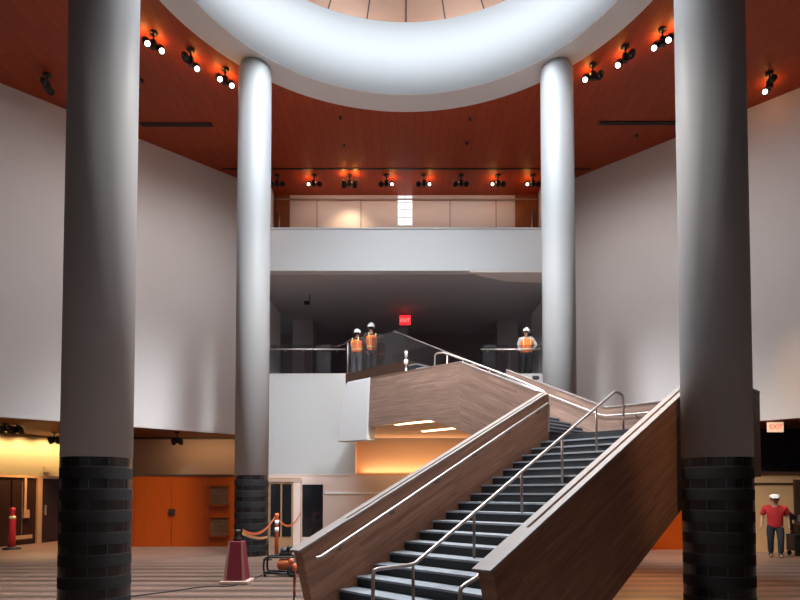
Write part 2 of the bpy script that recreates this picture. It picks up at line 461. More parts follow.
# orange doors and vents on the orange block
def yb_rect(name, mat, px0, px1, py0, py1, dep=0.03, y=YB, parent=None, bevel=0.0):
    a = UY(px0, py1, y - dep); c = UY(px1, py0, y - dep)
    return MB().box(a.x, c.x, y - dep, y - 0.001, max(a.z, 0.002), c.z).build(name, mat, parent, bevel)
dr = structure(yb_rect('door_3', M['orange'], 134, 171, 478, 546.6, 0.035))
yb_rect('door_handle', M['black'], 168.2, 170.3, 509, 515, 0.10, parent=dr)
dr = structure(yb_rect('door_4', M['orange'], 171.6, 204.5, 478, 546.6, 0.035))
yb_rect('door_handle', M['black'], 172.4, 174.4, 509, 515, 0.10, parent=dr)
for py0, py1, lb in ((485, 506, 'upper brown mesh vent on the orange wood wall beside the striped column base'),
                     (516.5, 537, 'lower brown mesh vent on the orange wood wall beside the striped column base')):
    v = empty('wall_vent', UY(219, py1, YB - 0.05))
    tag(v, lb, 'vent', 'vents on the orange wall')
    a = UY(209, py1, YB - 0.05); c = UY(229.5, py0, YB - 0.05)
    loc = v.location
    fr = MB()
    for (x0, x1, z0, z1) in ((a.x, c.x, a.z, a.z + 0.04), (a.x, c.x, c.z - 0.04, c.z), (a.x, a.x + 0.04, a.z, c.z), (c.x - 0.04, c.x, a.z, c.z)):
        fr.box(x0 - loc.x, x1 - loc.x, -0.02, 0.049, z0 - loc.z, z1 - loc.z)
    fr.build('frame', M['orange'], v)
    g = MB(); nsl = 12
    for k in range(nsl):
        z = a.z + 0.05 + (c.z - a.z - 0.1) * (k + 0.5) / nsl - loc.z
        g.obox(((a.x + c.x) / 2 - loc.x, 0.02, z), (1, 0, 0), (0, 0.8, 0.6), (0, -0.6, 0.8), c.x - a.x - 0.08, 0.05, 0.012)
    g.box(a.x + 0.04 - loc.x, c.x - 0.04 - loc.x, 0.04, 0.049, a.z + 0.04 - loc.z, c.z - 0.04 - loc.z)
    g.build('grille', M['vent'], v)
# dark glass doors in the back wall
dr = structure(yb_rect('door_5', M['frame_tan'], 268.5, 301, 478, 547, 0.05))
yb_rect('glass_leaf', M['door_glass'], 270.5, 280.5, 484, 536.5, 0.07, parent=dr)
yb_rect('glass_leaf', M['door_glass'], 282, 291.5, 484, 536.5, 0.07, parent=dr)
yb_rect('door_frame', M['pink'], 293, 300.5, 481, 547, 0.075, parent=dr)
yb_rect('lintel', M['beige'], 268, 302, 479, 482, 0.085, parent=dr)
dr = structure(yb_rect('door_6', M['door_glass'], 302.3, 323, 484.5, 537, 0.05))
yb_rect('door_frame', M['pink'], 322.8, 324.6, 482.5, 547, 0.06, parent=dr)
yb_rect('bottom_rail', M['pink'], 302.3, 322.8, 537.2, 547, 0.06, parent=dr)
structure(yb_rect('trim_7', M['plaster'], 325, 420, 492, 494, 0.02))

# right hand ground level
structure(MB().slab([(5.0, 18.95), (10.2, 18.95), (10.2, 20.9), (5.0, 20.9)], 0, ZL).build('wall_orange_right', M['orange']))
YR = 18.2
structure(MB().slab([(10.35, YR), (16.5, YR), (16.5, YR + 0.3), (10.35, YR + 0.3)], 0, ZL).build('wall_lining_right', M['ochre']))
a = UY(750, 483.8, YR)
structure(MB().box(10.35, 16.5, YR - 0.02, YR, a.z - 0.03, a.z + 0.03).build('trim_8', M['trim_dark']))
structure(MB().box(10.35, 16.5, YR - 0.06, YR + 0.02, ZL - 0.03, ZL + 0.04).build('trim_9', M['trim_dark']))
structure(MB().box(10.0, 17.9, 21.5, 21.8, 0, ZS).build('wall_shade_right', M['black']))  # black sheet: darkness of an unlit opening put into colour
a = UY(795.5, 545, YR - 0.6)
dr = structure(MB().box(a.x, a.x + 0.9, YR - 0.62, YR - 0.55, 0.002, 2.2).build('door_7', M['trim_dark']))
MB().box(a.x + 0.07, a.x + 0.1, YR - 0.70, YR - 0.62, 0.95, 1.15).build('door_handle', M['steel'], dr)

# ------------------------------------------------------------------ second floor and gallery
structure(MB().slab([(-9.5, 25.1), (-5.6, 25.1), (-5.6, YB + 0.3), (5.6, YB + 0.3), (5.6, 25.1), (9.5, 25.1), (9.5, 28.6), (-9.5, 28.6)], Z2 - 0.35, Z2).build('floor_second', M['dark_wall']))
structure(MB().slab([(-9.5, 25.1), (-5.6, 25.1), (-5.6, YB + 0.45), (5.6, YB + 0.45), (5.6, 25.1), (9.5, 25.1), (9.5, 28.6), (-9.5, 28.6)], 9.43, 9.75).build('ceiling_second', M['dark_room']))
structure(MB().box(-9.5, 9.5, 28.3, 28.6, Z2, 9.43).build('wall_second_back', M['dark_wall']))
for s, nm in ((-1, 'left'), (1, 'right')):
    structure(MB().box(min(s * 5.35, s * 5.55), max(s * 5.35, s * 5.55), YB + 0.01, 25.1, 0, 9.42).box(min(s * 5.6, s * 5.75), max(s * 5.6, s * 5.75), 21.6, 25.1, 9.42, ZC).build('wall_return_' + nm, M['wall_grey']))
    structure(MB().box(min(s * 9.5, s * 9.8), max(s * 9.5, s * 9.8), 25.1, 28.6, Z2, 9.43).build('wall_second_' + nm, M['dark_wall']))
# piers
for px0, px1, lab in ((292.5, 313, 'left'), (497.5, 518, 'right')):
    a = UY(px0, 350, 26.0); c = UY(px1, 350, 26.0)
    structure(MB().box(a.x, c.x, 26.0, 26.8, Z2, 9.43).build('wall_pier_' + lab, M['pier']))
# pale sheet on the right: lit part of the ceiling put into colour
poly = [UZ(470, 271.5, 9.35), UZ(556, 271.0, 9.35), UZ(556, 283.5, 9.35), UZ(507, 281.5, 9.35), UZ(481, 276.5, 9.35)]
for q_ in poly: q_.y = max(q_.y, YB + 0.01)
structure(MB().prism(poly, (0, 0, 0.049)).build('ceiling_light_patch', M['patch']))
# white parapet of the gallery
structure(MB().box(-5.6, 5.6, YB, YB + 0.35, 9.40, 10.85).build('wall_parapet', M['plaster']))
structure(MB().box(-5.6, 5.6, YB - 0.02, YB + 0.37, 10.85, 10.89).build('trim_11', M['plaster']))
structure(MB().box(-5.6, 5.6, YB + 0.35, Y3 + 0.3, 9.75, 9.95).build('floor_gallery', M['soffit']))
# gallery back wall
xl = UY(290, 210, Y3).x; xr = UY(515, 210, Y3).x
structure(MB().box(xl, xr, Y3, Y3 + 0.25, 9.95, ZC).build('wall_gallery', M['gallery']))
structure(MB().box(-5.6, xl, Y3 - 0.06, Y3 + 0.25, 9.95, ZC).build('wall_gallery_left', M['wood_pil']))
structure(MB().box(xr, 5.6, Y3 - 0.06, Y3 + 0.25, 9.95, ZC).build('wall_gallery_right', M['wood_pil']))
zt = UY(400, 200, Y3).z
structure(MB().box(-5.6, 5.6, Y3 - 0.075, Y3 - 0.061, zt - 0.03, zt + 0.03).build('trim_12', M['pier']))
b = MB()
for px in (317, 361, 450, 496):
    x = UY(px, 210, Y3).x
    b.box(x - 0.02, x + 0.02, Y3 - 0.012, Y3 - 0.001, 9.95, zt - 0.03)
structure(b.build('trim_13', M['pier']))
for px, lb in ((280, 'left'), (531, 'right')):
    x = UY(px, 215, Y3).x
    o = MB().tube([(x, Y3 - 0.14, 12.55), (x, Y3 - 0.14, 13.75)], 0.035).build('pull_handle', M['steel'])
    for z in (12.75, 13.5):
        MB().box(x - 0.03, x + 0.03, Y3 - 0.14, Y3 - 0.058, z, z + 0.06).build('bracket', M['steel'], o)
    tag(o, 'tall pull handle on the wood panel at the %s end of the top gallery' % lb, 'handle')
# bright window
a = UY(398, 225, Y3 - 0.03); c = UY(412, 195, Y3 - 0.03)
w = structure(MB().box(a.x, c.x, Y3 - 0.03, Y3 - 0.005, a.z, ZC - 0.04).build('window_1', M['window_sky']))
b = MB(); xm = (a.x + c.x) / 2
b.box(xm - 0.01, xm + 0.01, Y3 - 0.05, Y3 - 0.03, a.z, ZC - 0.04)
for k in range(1, 4):
    z = a.z + (ZC - a.z) * k / 4
    b.box(a.x, c.x, Y3 - 0.05, Y3 - 0.03, z - 0.008, z + 0.008)
b.build('window_frame', M['mullion'], w)

# ------------------------------------------------------------------ columns
def tile_mat():
    """glossy black stone rows split into blocks around the shaft"""
    m, nt, b = new_mat('black_stone_blocks')
    tc = nt.nodes.new('ShaderNodeTexCoord')
    sp = nt.nodes.new('ShaderNodeSeparateXYZ'); nt.links.new(tc.outputs['Object'], sp.inputs[0])
    at = nt.nodes.new('ShaderNodeMath'); at.operation = 'ARCTAN2'
    nt.links.new(sp.outputs[1], at.inputs[0]); nt.links.new(sp.outputs[0], at.inputs[1])
    cb = nt.nodes.new('ShaderNodeCombineXYZ')
    nt.links.new(at.outputs[0], cb.inputs[0]); nt.links.new(sp.outputs[2], cb.inputs[1])
    br = nt.nodes.new('ShaderNodeTexBrick')
    br.inputs['Scale'].default_value = 1.0; br.inputs['Brick Width'].default_value = 0.52
    br.inputs['Row Height'].default_value = 0.155; br.inputs['Mortar Size'].default_value = 0.012
    br.inputs['Color1'].default_value = (0.007, 0.006, 0.007, 1); br.inputs['Color2'].default_value = (0.016, 0.013, 0.013, 1)
    br.inputs['Mortar'].default_value = (0.035, 0.033, 0.034, 1)
    nt.links.new(cb.outputs[0], br.inputs['Vector'])
    nt.links.new(br.outputs['Color'], b.inputs['Base Color'])
    b.inputs['Roughness'].default_value = 0.22
    b.inputs['Specular IOR Level'].default_value = 0.35
    return m
M['tile'] = tile_mat()
def column(x, y, lab, r=0.48):
    c = empty('column', (x, y, 0))
    tag(c, lab, 'column', 'round columns under the oculus', 'thing')
    HB = 2.31
    MB().lathe([(0, HB), (r, HB), (r, ZC - 0.16), (r - 0.05, ZC - 0.14), (r - 0.05, ZC - 0.021), (0, ZC - 0.021)], n=64).build('shaft', M['column'], c)
    nrow = 15; h = HB / nrow
    b = MB()
    for k in range(nrow):
        rr = r + 0.001 if k % 2 == 1 else r - 0.002
        b.mi = k % 2
        z0, z1 = h * k, h * (k + 1) - (0.0004 if k == nrow - 1 else 0.0)
        b.lathe([(rr, z0), (rr, z1)], n=64)
        if k % 2 == 1:
            b.lathe([(r - 0.01, z0), (rr, z0)], n=64, smooth=False); b.lathe([(rr, z1), (r - 0.01, z1)], n=64, smooth=False)
    b.mi = 0
    b.lathe([(0, HB - 0.0004), (r - 0.006, HB - 0.0004)], n=64, smooth=False)
    b.build('tile_base', [M['tile'], M['col_matte']], c)
    return c
column(-4.53, 8.70, 'tall white column with black stone base, nearest on the left')
column(4.60, 8.78, 'tall white column with black stone base, nearest on the right')
column(-4.49, 17.27, 'white column farther back, beside the orange wall vents')
column(4.49, 17.27, 'white column farther back, rising behind the stair parapet')

# ------------------------------------------------------------------ staircase
OX, OY = -1.526, 8.087
def S(u, v, z=0.0):
    return Vector((OX + Q * (u - v), OY + Q * (u + v), z))
U_ = Vector((Q, Q, 0)); V_ = Vector((-Q, Q, 0)); UP = Vector((0, 0, 1))
stair = empty('staircase', S(0, 0, 0))
tag(stair, 'broad wooden staircase with dark steps turning up to the second floor', 'staircase', kind='thing')
SO = S(0, 0, 0)
def SB(mb, name, mat, parent=None, bevel=0.0):
    """build in the stair's own frame"""
    for v in mb.bm.verts: v.co -= SO
    return mb.build(name, mat, parent or stair, bevel)
def panel_u(poly, v0, v1):     # poly of (u, z), extruded across v
    return MB().prism([S(u, v0, z) for u, z in poly], V_ * (v1 - v0))
def panel_v(poly, u0, u1):     # poly of (v, z), extruded along u
    return MB().prism([S(u0, v, z) for v, z in poly], U_ * (u1 - u0))
G = 0.4615
def top1(u): return 1.03 + G * u
L1 = 6.18; LT = top1(L1)       # 3.882
TH = 0.185; VI = -3.111; VO = -3.30; UF = 9.28
# first flight walls
pl = SB(panel_u([(0, top1(0)), (L1, LT), (L1, LT - 1.75), (1.56, 0), (0.26, 0)], 0, -TH), 'left_parapet', M['stair_u'])
pr = SB(panel_u([(0.05, top1(0.05)), (L1, LT), (L1, LT - 1.75), (1.56, 0), (0.31, 0)], VI, VO), 'right_parapet', M['stair_u'])
SB(panel_u([(L1, LT), (UF, LT), (UF, LT - 1.75), (L1, LT - 1.75)], VI, VO), 'landing_parapet', M['stair_hu'])
SB(panel_v([(VI, LT), (0, LT), (0, LT - 1.75), (VI, LT - 1.75)], UF - 0.18, UF), 'landing_parapet', M['stair_h'])
def cap_u(u0, u1, v0, v1, dz, th=0.035, f=top1):
    return panel_u([(u0, f(u0) + dz), (u1, f(u1) + dz), (u1, f(u1) + dz + th), (u0, f(u0) + dz + th)], v0, v1)
# caps: broad end piece, then two strips with a groove
SB(cap_u(-0.06, 0.80, 0.012, -TH - 0.02, 0), 'parapet_cap', M['cap'], bevel=0.006)
SB(cap_u(0.80, L1 - 0.02, 0.012, -0.105, 0), 'parapet_cap', M['cap'], bevel=0.006)
SB(cap_u(0.80, L1 - 0.12, -0.125, -TH - 0.008, -0.012), 'parapet_cap', M['cap'], bevel=0.006)
SB(cap_u(-0.02, 0.80, VI + 0.02, VO - 0.02, 0), 'parapet_cap', M['cap'], bevel=0.006)
SB(cap_u(0.80, L1, VI + 0.02, VI - 0.075, 0), 'parapet_cap', M['cap'], bevel=0.006)
SB(cap_u(0.80, L1, VI - 0.10, VO - 0.004, -0.012), 'parapet_cap', M['cap'], bevel=0.006)
flat = lambda u: LT
SB(cap_u(L1, UF + 0.01, VI + 0.02, VO - 0.01, 0, f=flat), 'parapet_cap', M['cap'], bevel=0.006)
SB(panel_v([(VI, LT), (0, LT), (0, LT + 0.035), (VI, LT + 0.035)], UF - 0.20, UF + 0.015), 'parapet_cap', M['cap'], bevel=0.006)
# steps of the first flight
RI, TR = 0.15, 0.325
def step_u(i, u0, v0, v1):
    z = RI * (i + 1); u = u0 + TR * i
    zb = max(0.002, z - RI - 0.12)
    st = SB(panel_u([(u, zb), (u + TR + 0.03, zb), (u + TR + 0.03, z - 0.03), (u, z - 0.03)], v0, v1), 'step', M['step'])
    SB(panel_u([(u - 0.022, z - 0.03), (u + TR + 0.0, z - 0.03), (u + TR + 0.0, z), (u - 0.022, z)], v0, v1), 'tread', M['tread'], st)
for i in range(19):
    step_u(i, 0.005, -TH - 0.001, VI + 0.001)
# first landing
SB(panel_u([(L1, 2.35), (UF - 0.18, 2.35), (UF - 0.18, 3.0), (L1, 3.0)], -0.0, VI + 0.001), 'landing', M['step'])
SB(panel_u([(L1, 2.33), (UF - 0.18, 2.33), (UF - 0.18, 2.349), (L1, 2.349)], -0.0, VI + 0.001), 'underside', M['stair_hu'])
# underside of first flight
SB(panel_u([(1.62, 0.005), (L1, LT - 1.74), (L1, LT - 1.70), (1.75, 0.05)], -TH - 0.001, VI + 0.001), 'underside', M['stair_hu'])
# second flight
def top2(v): return LT + G * v
near = [(0, LT), (2.21, 4.90), (5.43, 4.97), (5.43, 3.615), (3.35, 3.66), (2.06, 3.23), (0, 2.33)]
near1 = [(0, LT), (2.21, 4.90), (2.21, 3.285), (2.06, 3.23), (0, 2.33)]
near2 = [(2.21, 4.90), (5.43, 4.97), (5.43, 3.615), (3.35, 3.66), (2.21, 3.285)]
SB(panel_v(near1, L1, L1 + TH), 'second_flight_parapet', M['stair_v'])
SB(panel_v(near2, L1, L1 + TH), 'level_parapet', M['stair_h'])
SB(panel_v([(0.12, LT + 0.055), (2.21, 4.90), (2.21, 4.93), (0.12, LT + 0.085)], L1 - 0.01, L1 + TH + 0.01), 'parapet_cap', M['cap'])
SB(panel_v([(2.21, 4.90), (5.43, 4.97), (5.43, 4.985), (2.21, 4.93)], L1 - 0.01, L1 + TH + 0.01), 'parapet_cap', M['stair_h'])
SB(panel_v([(0, LT), (2.95, top2(2.95)), (2.95, top2(2.95) - 1.6), (0, LT - 1.75)], UF - 0.18, UF), 'far_parapet', M['stair_v'])
SB(panel_v([(0, LT), (2.95, top2(2.95)), (2.95, top2(2.95) + 0.035), (0, LT + 0.035)], UF - 0.20, UF + 0.015), 'parapet_cap', M['cap'])
R2 = 2.84 / 19
def step_v(i, u0, u1):
    z = 3.0 + R2 * (i + 1); v = TR * i
    zb = z - R2 - 0.14
    st = SB(panel_v([(v, zb), (v + TR + 0.03, zb), (v + TR + 0.03, z - 0.03), (v, z - 0.03)], u0, u1), 'step', M['step'])
    SB(panel_v([(v - 0.022, z - 0.03), (v + TR, z - 0.03), (v + TR, z), (v - 0.022, z)], u0, u1), 'tread', M['tread'], st)
for i in range(18):
    step_v(i, L1 + TH + 0.001 if i < 7 else 8.1, UF - 0.181)
SB(panel_v([(0.02, 2.42), (2.06, 3.24), (3.35, 3.68), (5.85, 4.85), (5.85, 5.3), (3.4, 4.05), (2.2, 3.55), (0.02, 2.6)], 8.05, UF - 0.181), 'underside', M['soffit'])
SB(panel_v([(0.02, 2.42), (2.06, 3.24), (3.35, 3.68), (3.35, 3.72), (2.06, 3.3), (0.02, 2.5)], L1 + TH + 0.001, 8.049), 'underside', M['tan'])
# level deck beside the second flight
pA, pB = S(L1 + TH, 3.35), S(L1 + TH, 6.6)
deck = [(pA.x, pA.y), (S(8.9, 3.35).x, S(8.9, 3.35).y), (2.6, YB - 0.001), (-1.70, YB - 0.001), (pB.x, pB.y)]
SB(MB().slab(deck, 3.665, 3.98), 'landing', M['tan'])
# white curved end of the parapet
wp = [(5.43, 4.985), (6.38, 4.985), (6.50, 4.80), (6.60, 4.60), (6.70, 4.36), (6.76, 4.08), (6.80, 3.80), (6.825, 3.55), (6.835, 3.29), (5.56, 3.265)]
SB(panel_v(wp, L1 - 0.015, L1 + 0.30), 'white_end_panel', M['plaster'], bevel=0.012)
SB(panel_v([(5.40, 4.985), (5.44, 4.985), (5.575, 3.265), (5.535, 3.265)], L1 - 0.022, L1 - 0.014), 'joint', M['white'])
# bridge joining the flight to the second floor
br = [S(8.1, 5.85), S(UF, 5.85), S(UF, 16.945 - UF), S(8.1, 16.945 - 8.1)]
SB(MB().slab([(p.x, p.y) for p in br], Z2 - 0.32, Z2), 'bridge', M['trim_dark'])
# glass guard along the far side
gp1 = [(2.97, 3.9), (2.97, 5.08), (7.62, 7.28), (7.62, 5.845), (5.85, 5.845), (5.6, 5.6)]
SB(panel_v(gp1, UF - 0.075, UF - 0.06), 'glass_guard', M['guard'])
SB(panel_v([(7.64, 5.845), (7.64, 7.28), (8.75, 7.26), (8.75, 5.845)], UF - 0.075, UF - 0.06), 'glass_guard', M['guard'])
SB(panel_v([(2.97, 5.08), (7.62, 7.28), (7.62, 7.31), (2.97, 5.11)], UF - 0.08, UF - 0.055), 'guard_edge', M['pier'])
# hand rails
def rail(pts, r=0.022, name='handrail', mat=None):
    return SB(MB().tube(pts, r, 10), name, mat or M['steel'])
def smooth_path(pts, it=2):
    pts = [Vector(p) for p in pts]
    for _ in range(it):
        q = [pts[0]]
        for a, b in zip(pts, pts[1:]):
            q += [a.lerp(b, 0.25), a.lerp(b, 0.75)]
        q.append(pts[-1]); pts = q
    return pts
# centre rail of the first flight
VM = -1.648
cr = rail(smooth_path([S(-0.03, VM, 0.5), S(-0.03, VM, 0.90), S(0.03, VM, 0.915), S(0.30, VM, 0.915), S(0.62, VM, 0.915), S(0.72, VM, 0.95), S(6.05, VM, 3.69), S(6.20, VM, 3.74), S(6.46, VM, 3.71), S(6.49, VM, 3.62), S(6.49, VM, 3.3)], 1), 0.024)
for u, z0, z1 in ((-0.03, 0.0, 0.55), (0.635, 0.15, 0.93), (1.84, 0.85, 1.52), (3.0, 1.45, 2.11), (4.19, 1.95, 2.73), (5.39, 2.55, 3.35), (6.49, 3.0, 3.4)):
    zb = 0.0 if u < 0 else (RI * (int((u - 0.005) / TR) + 1) if u < L1 else 3.0)
    SB(MB().tube([S(u, VM, zb), S(u, VM, z1)], 0.02, 10), 'post', M['bronze'], cr)
# wall rails
lr = rail(smooth_path([S(0.15, -0.29, 0.93), S(0.27, -0.29, 0.94), S(5.95, -0.29, 3.63), S(6.02, -0.28, 3.63), S(6.03, -0.27, 3.5), S(6.03, -0.27, 3.05)], 1), 0.022)
for k in range(6):
    u = 0.6 + k * 1.02
    z = 0.94 + (u - 0.27) * (2.69 / 5.68)
    SB(MB().tube([S(u, -0.29, z), S(u, -0.27, z - 0.08), S(u, -TH, z - 0.09)], 0.012, 8), 'bracket', M['bronze'], lr)
rr = rail(smooth_path([S(-0.09, VI + 0.10, 0.70), S(-0.10, VI + 0.10, 0.84), S(-0.06, VI + 0.10, 0.88), S(0.2, VI + 0.1, 0.95), S(5.9, VI + 0.10, 3.62), S(6.2, VI + 0.10, 3.66), S(9.0, VI + 0.10, 3.66), S(9.0, VI + 0.5, 3.66), S(9.0, -0.1, 3.66), S(9.0, 0.2, 3.75), S(9.0, 2.9, 5.02)], 1), 0.022)
for u in (0.5, 2.0, 3.5, 5.0):
    z = 0.99 + (u - 0.2) * (2.63 / 5.7)
    SB(MB().tube([S(u, VI + 0.10, z), S(u, VI + 0.08, z - 0.08), S(u, VI, z - 0.09)], 0.012, 8), 'bracket', M['bronze'], rr)
for v in (-2.2, -0.8):
    SB(MB().tube([S(9.0, v, 3.66), S(9.02, v, 3.59), S(UF - 0.18, v, 3.57)], 0.014, 8), 'bracket', M['bronze'], rr)
# rail of the second flight with its hoop end
nr = rail(smooth_path([S(6.46, 0.05, LT - 0.0), S(6.46, 0.15, LT + 0.16), S(6.46, 2.9, LT + 0.15 + G * 2.75), S(6.46, 3.25, 5.34), S(6.46, 3.27, 5.2), S(6.46, 3.27, 4.0)], 1), 0.024)
SB(MB().tube([S(6.46, 2.85, 3.99), S(6.46, 2.85, 5.26)], 0.018, 8), 'post', M['steel'], nr)
SB(MB().tube([S(6.46, 2.35, 3.99), S(6.46, 2.35, 5.02)], 0.018, 8), 'post', M['steel'], nr)
mr = rail(smooth_path([S(7.9, 2.6, 4.0), S(7.9, 2.6, 5.0), S(7.9, 2.75, 5.12), S(7.9, 3.3, 5.3), S(7.9, 3.5, 5.2), S(7.9, 3.5, 4.0)], 1), 0.02)
SB(MB().obox(S(7.7, -1.6, 2.315), U_, V_, UP, 1.2, 0.12, 0.03), 'linear_lamp', M['lin_on'])  # added lamp under the landing, mostly unseen, warms the floor
# linear lamps in the deck soffit
for a, c in (((6.50, 4.75), (6.62, 3.45)), ((8.33, 5.45), (8.33, 4.2))):
    a3, c3 = S(*a, 3.65), S(*c, 3.65); dd = (c3 - a3).normalized(); ss = Vector((-dd.y, dd.x, 0))
    SB(MB().obox((a3 + c3) / 2, dd, ss, UP, (c3 - a3).length, 0.12, 0.03), 'linear_lamp', M['lin_on'])

# ------------------------------------------------------------------ glass rails at the second floor edge
def glass_rail(x0, x1, lab, nseg):
    r = empty('glass_railing', ((x0 + x1) / 2, YB + 0.15, Z2))
    tag(r, lab, 'railing', 'glass railings on the second floor edge')
    mx = (x0 + x1) / 2
    for k in range(nseg):
        a = x0 + (x1 - x0) * k / nseg + 0.01; c = x0 + (x1 - x0) * (k + 1) / nseg - 0.01
        MB().box(a - mx, c - mx, -0.008, 0.008, 0.0, 1.04).build('glass_panel', M['glass'], r)
    MB().box(x0 - mx, x1 - mx, -0.03, 0.03, -0.0, 0.05).build('shoe', M['steel'], r)
    hr = MB().tube([(x0 - mx, -0.10, 0.86), (x1 - mx, -0.10, 0.86)], 0.024).build('handrail', M['steel'], r)
    for k in range(nseg * 2):
        x = x0 + (x1 - x0) * (k + 0.5) / (nseg * 2) - mx
        MB().tube([(x, -0.10, 0.86), (x, -0.06, 0.78), (x, -0.008, 0.78)], 0.012, 8).build('bracket', M['steel'], hr)
glass_rail(-5.58, -2.06, 'glass railing with steel handrail left of the two workers in orange vests', 3)
glass_rail(2.55, 5.58, 'glass railing with steel handrail in front of the lone worker by the column', 3)
# glass along the bridge
SB(MB().prism([S(8.12, 5.9, Z2), S(8.12, 8.75, Z2), S(8.12, 8.75, Z2 + 1.04), S(8.12, 5.9, Z2 + 1.04)], U_ * 0.015), 'glass_guard', M['glass'])
SB(MB().tube([S(8.13, 8.77, Z2), S(8.13, 8.77, Z2 + 1.06)], 0.022), 'post', M['steel'])

# ------------------------------------------------------------------ exit signs
def text_mesh(txt, size, mat, loc, parent, name='lettering', ext=0.006):
    cu = bpy.data.curves.new(name, 'FONT'); cu.body = txt; cu.size = size; cu.extrude = ext
    cu.align_x = 'CENTER'; cu.align_y = 'CENTER'
    to = bpy.data.objects.new(name, cu); COL.objects.link(to)
    bpy.context.view_layer.update()
    me = bpy.data.meshes.new_from_object(to.evaluated_get(bpy.context.evaluated_depsgraph_get()))
    bpy.data.objects.remove(to)
    me.materials.clear(); me.materials.append(mat)
    o = bpy.data.objects.new(name, me); COL.objects.link(o)
    o.location = loc; o.rotation_euler = (PI / 2, 0, 0); o.parent = parent
    return o
p = UY(405, 320, 24.6)
e = empty('exit_sign', p)
tag(e, 'small glowing red exit sign hanging under the dark second floor ceiling', 'exit sign')
MB().box(-0.23, 0.23, 0.0, 0.07, -0.2, 0.2).build('sign_box', M['exit_red'], e, 0.02)
text_mesh('EXIT', 0.20, M['exit_dark'], (0, -0.004, -0.02), e)
MB().tube([(0, 0.035, 0.2), (0, 0.035, 9.43 - p.z)], 0.012).build('rod', M['black'], e)
p = UY(776, 427, 19.0)
e = empty('exit_sign', p)
tag(e, 'lit pale exit sign hanging from the soffit above the man in red', 'exit sign')
MB().box(-0.25, 0.25, 0.0, 0.08, -0.16, 0.16).build('sign_box', M['exit_box'], e, 0.01)
text_mesh('EXIT', 0.21, M['exit_let'], (0, -0.004, 0), e)
MB().box(-0.03, 0.03, 0.02, 0.06, 0.16, ZS - p.z).build('bracket', M['black'], e)
p = UY(307, 303, 22.6)
e = MB().box(-0.11, 0.11, -0.06, 0.06, -0.06, 0.06).build('ceiling_camera', M['black'], None, 0.01)
e.location = p
MB().tube([(0.1, 0, 0.05), (0.1, 0, 9.43 - p.z)], 0.015).build('bracket', M['black'], e)
tag(e, 'small dark device hanging below the dark ceiling upper left of the workers', 'camera')

# ------------------------------------------------------------------ spotlights
def axis_to(d):
    """matrix whose local -Z looks along d"""
    z = -Vector(d).normalized()
    x = Vector((0, 0, 1)).cross(z)
    if x.length < 1e-4: x = Vector((1, 0, 0))
    x.normalize(); y = z.cross(x)
    return Matrix((x, y, z)).transposed()
AIM = Vector((0, 9.5, 3.0))
def spot_fixture(heads, lab, zc=ZC, size=1.0, group='twin spotlights on the wood ceiling', aim=None, lit_mat='lamp_on', back=True, lens=0.70):
    """heads: list of (world position of head centre, lit)"""
    mid = sum((h[0] for h in heads), Vector()) / len(heads)
    r = empty('spotlight', (mid.x, mid.y, zc))
    tag(r, lab, 'spotlight', group)
    base = Vector((mid.x, mid.y, zc))
    MB().lathe([(0, 0), (0.11 * size, 0), (0.11 * size, -0.04), (0, -0.04)], n=20).build('mount', M['black'], r)
    b = MB().tube([(0, 0, -0.04), (0, 0, mid.z - zc + 0.02)], 0.025 * size, 8)
    hs = [h[0] - base for h in heads]
    if len(hs) > 1:
        b.tube([hs[0], hs[-1]], 0.028 * size, 8)
    b.box(-0.075 * size, 0.075 * size, -0.06 * size, 0.06 * size, mid.z - zc - 0.10 * size, mid.z - zc + 0.13 * size)
    b.build('yoke', M['black'], r)
    for (hp, lit) in heads:
        d = (aim or AIM) - hp
        ax = axis_to(d); c = hp - base
        R = 0.105 * size; L = 0.30 * size
        hd = MB().lathe([(0, L * 0.5), (R * 0.6, L * 0.5), (R * 0.92, L * 0.32), (R, L * 0.1), (R, -L * 0.5), (R * (lens + 0.03), -L * 0.5), (R * (lens + 0.02), -L * 0.42), (0, -L * 0.42)], n=20, c=c, axis=ax).build('lamp_head', M['black'], r)
        MB().lathe([(0, -L * 0.425), (R * lens, -L * 0.425), (R * lens, -L * 0.46), (R * lens * 0.6, -L * 0.50), (0, -L * 0.51)], n=20, c=c, axis=ax).build('lens', M[lit_mat] if lit else M['lamp_off'], hd)
        if lit and back:
            li = bpy.data.lights.new('lamp_spill', 'POINT'); li.energy = 5.5; li.color = (1.0, 0.42, 0.10); li.shadow_soft_size = 0.06
            lo = bpy.data.objects.new('lamp_spill', li); COL.objects.link(lo)
            lo.location = hp - d.normalized() * (L * 0.5 + 0.08); lo.location.z = min(lo.location.z, zc - 0.09)
    return r
ZH = ZC - 0.36
def H(px, py, lit): return (UZ(px, py - 1.5, ZH), lit)
spot_fixture([H(146, 43, 1), H(160.5, 50.5, 1)], 'twin ceiling spotlight with both lamps lit, beside the near left column')
spot_fixture([H(185, 58, 0), H(196, 68.5, 1)], 'twin ceiling spotlight with one lit lamp, second from near left column')
spot_fixture([H(219, 79, 1), H(231, 85.5, 1)], 'twin ceiling spotlight with both lamps lit, beside the far left column top')
spot_fixture([H(44, 83, 0), H(49.5, 92, 0)], 'unlit twin spotlight on the ceiling above the left wall')
spot_fixture([H(586, 79.5, 1), H(600, 76, 0)], 'twin ceiling spotlight with one lit lamp, beside the far right column top')
spot_fixture([H(619, 65, 1), H(632, 55, 0)], 'twin ceiling spotlight with one lit lamp, middle of the right three')
spot_fixture([H(655.5, 47.5, 1), H(670, 39.5, 1)], 'twin ceiling spotlight with both lamps lit, beside the near right column')
spot_fixture([H(766.5, 92, 1), H(773, 80, 0)], 'twin ceiling spotlight with one lit lamp, right of the near right column')
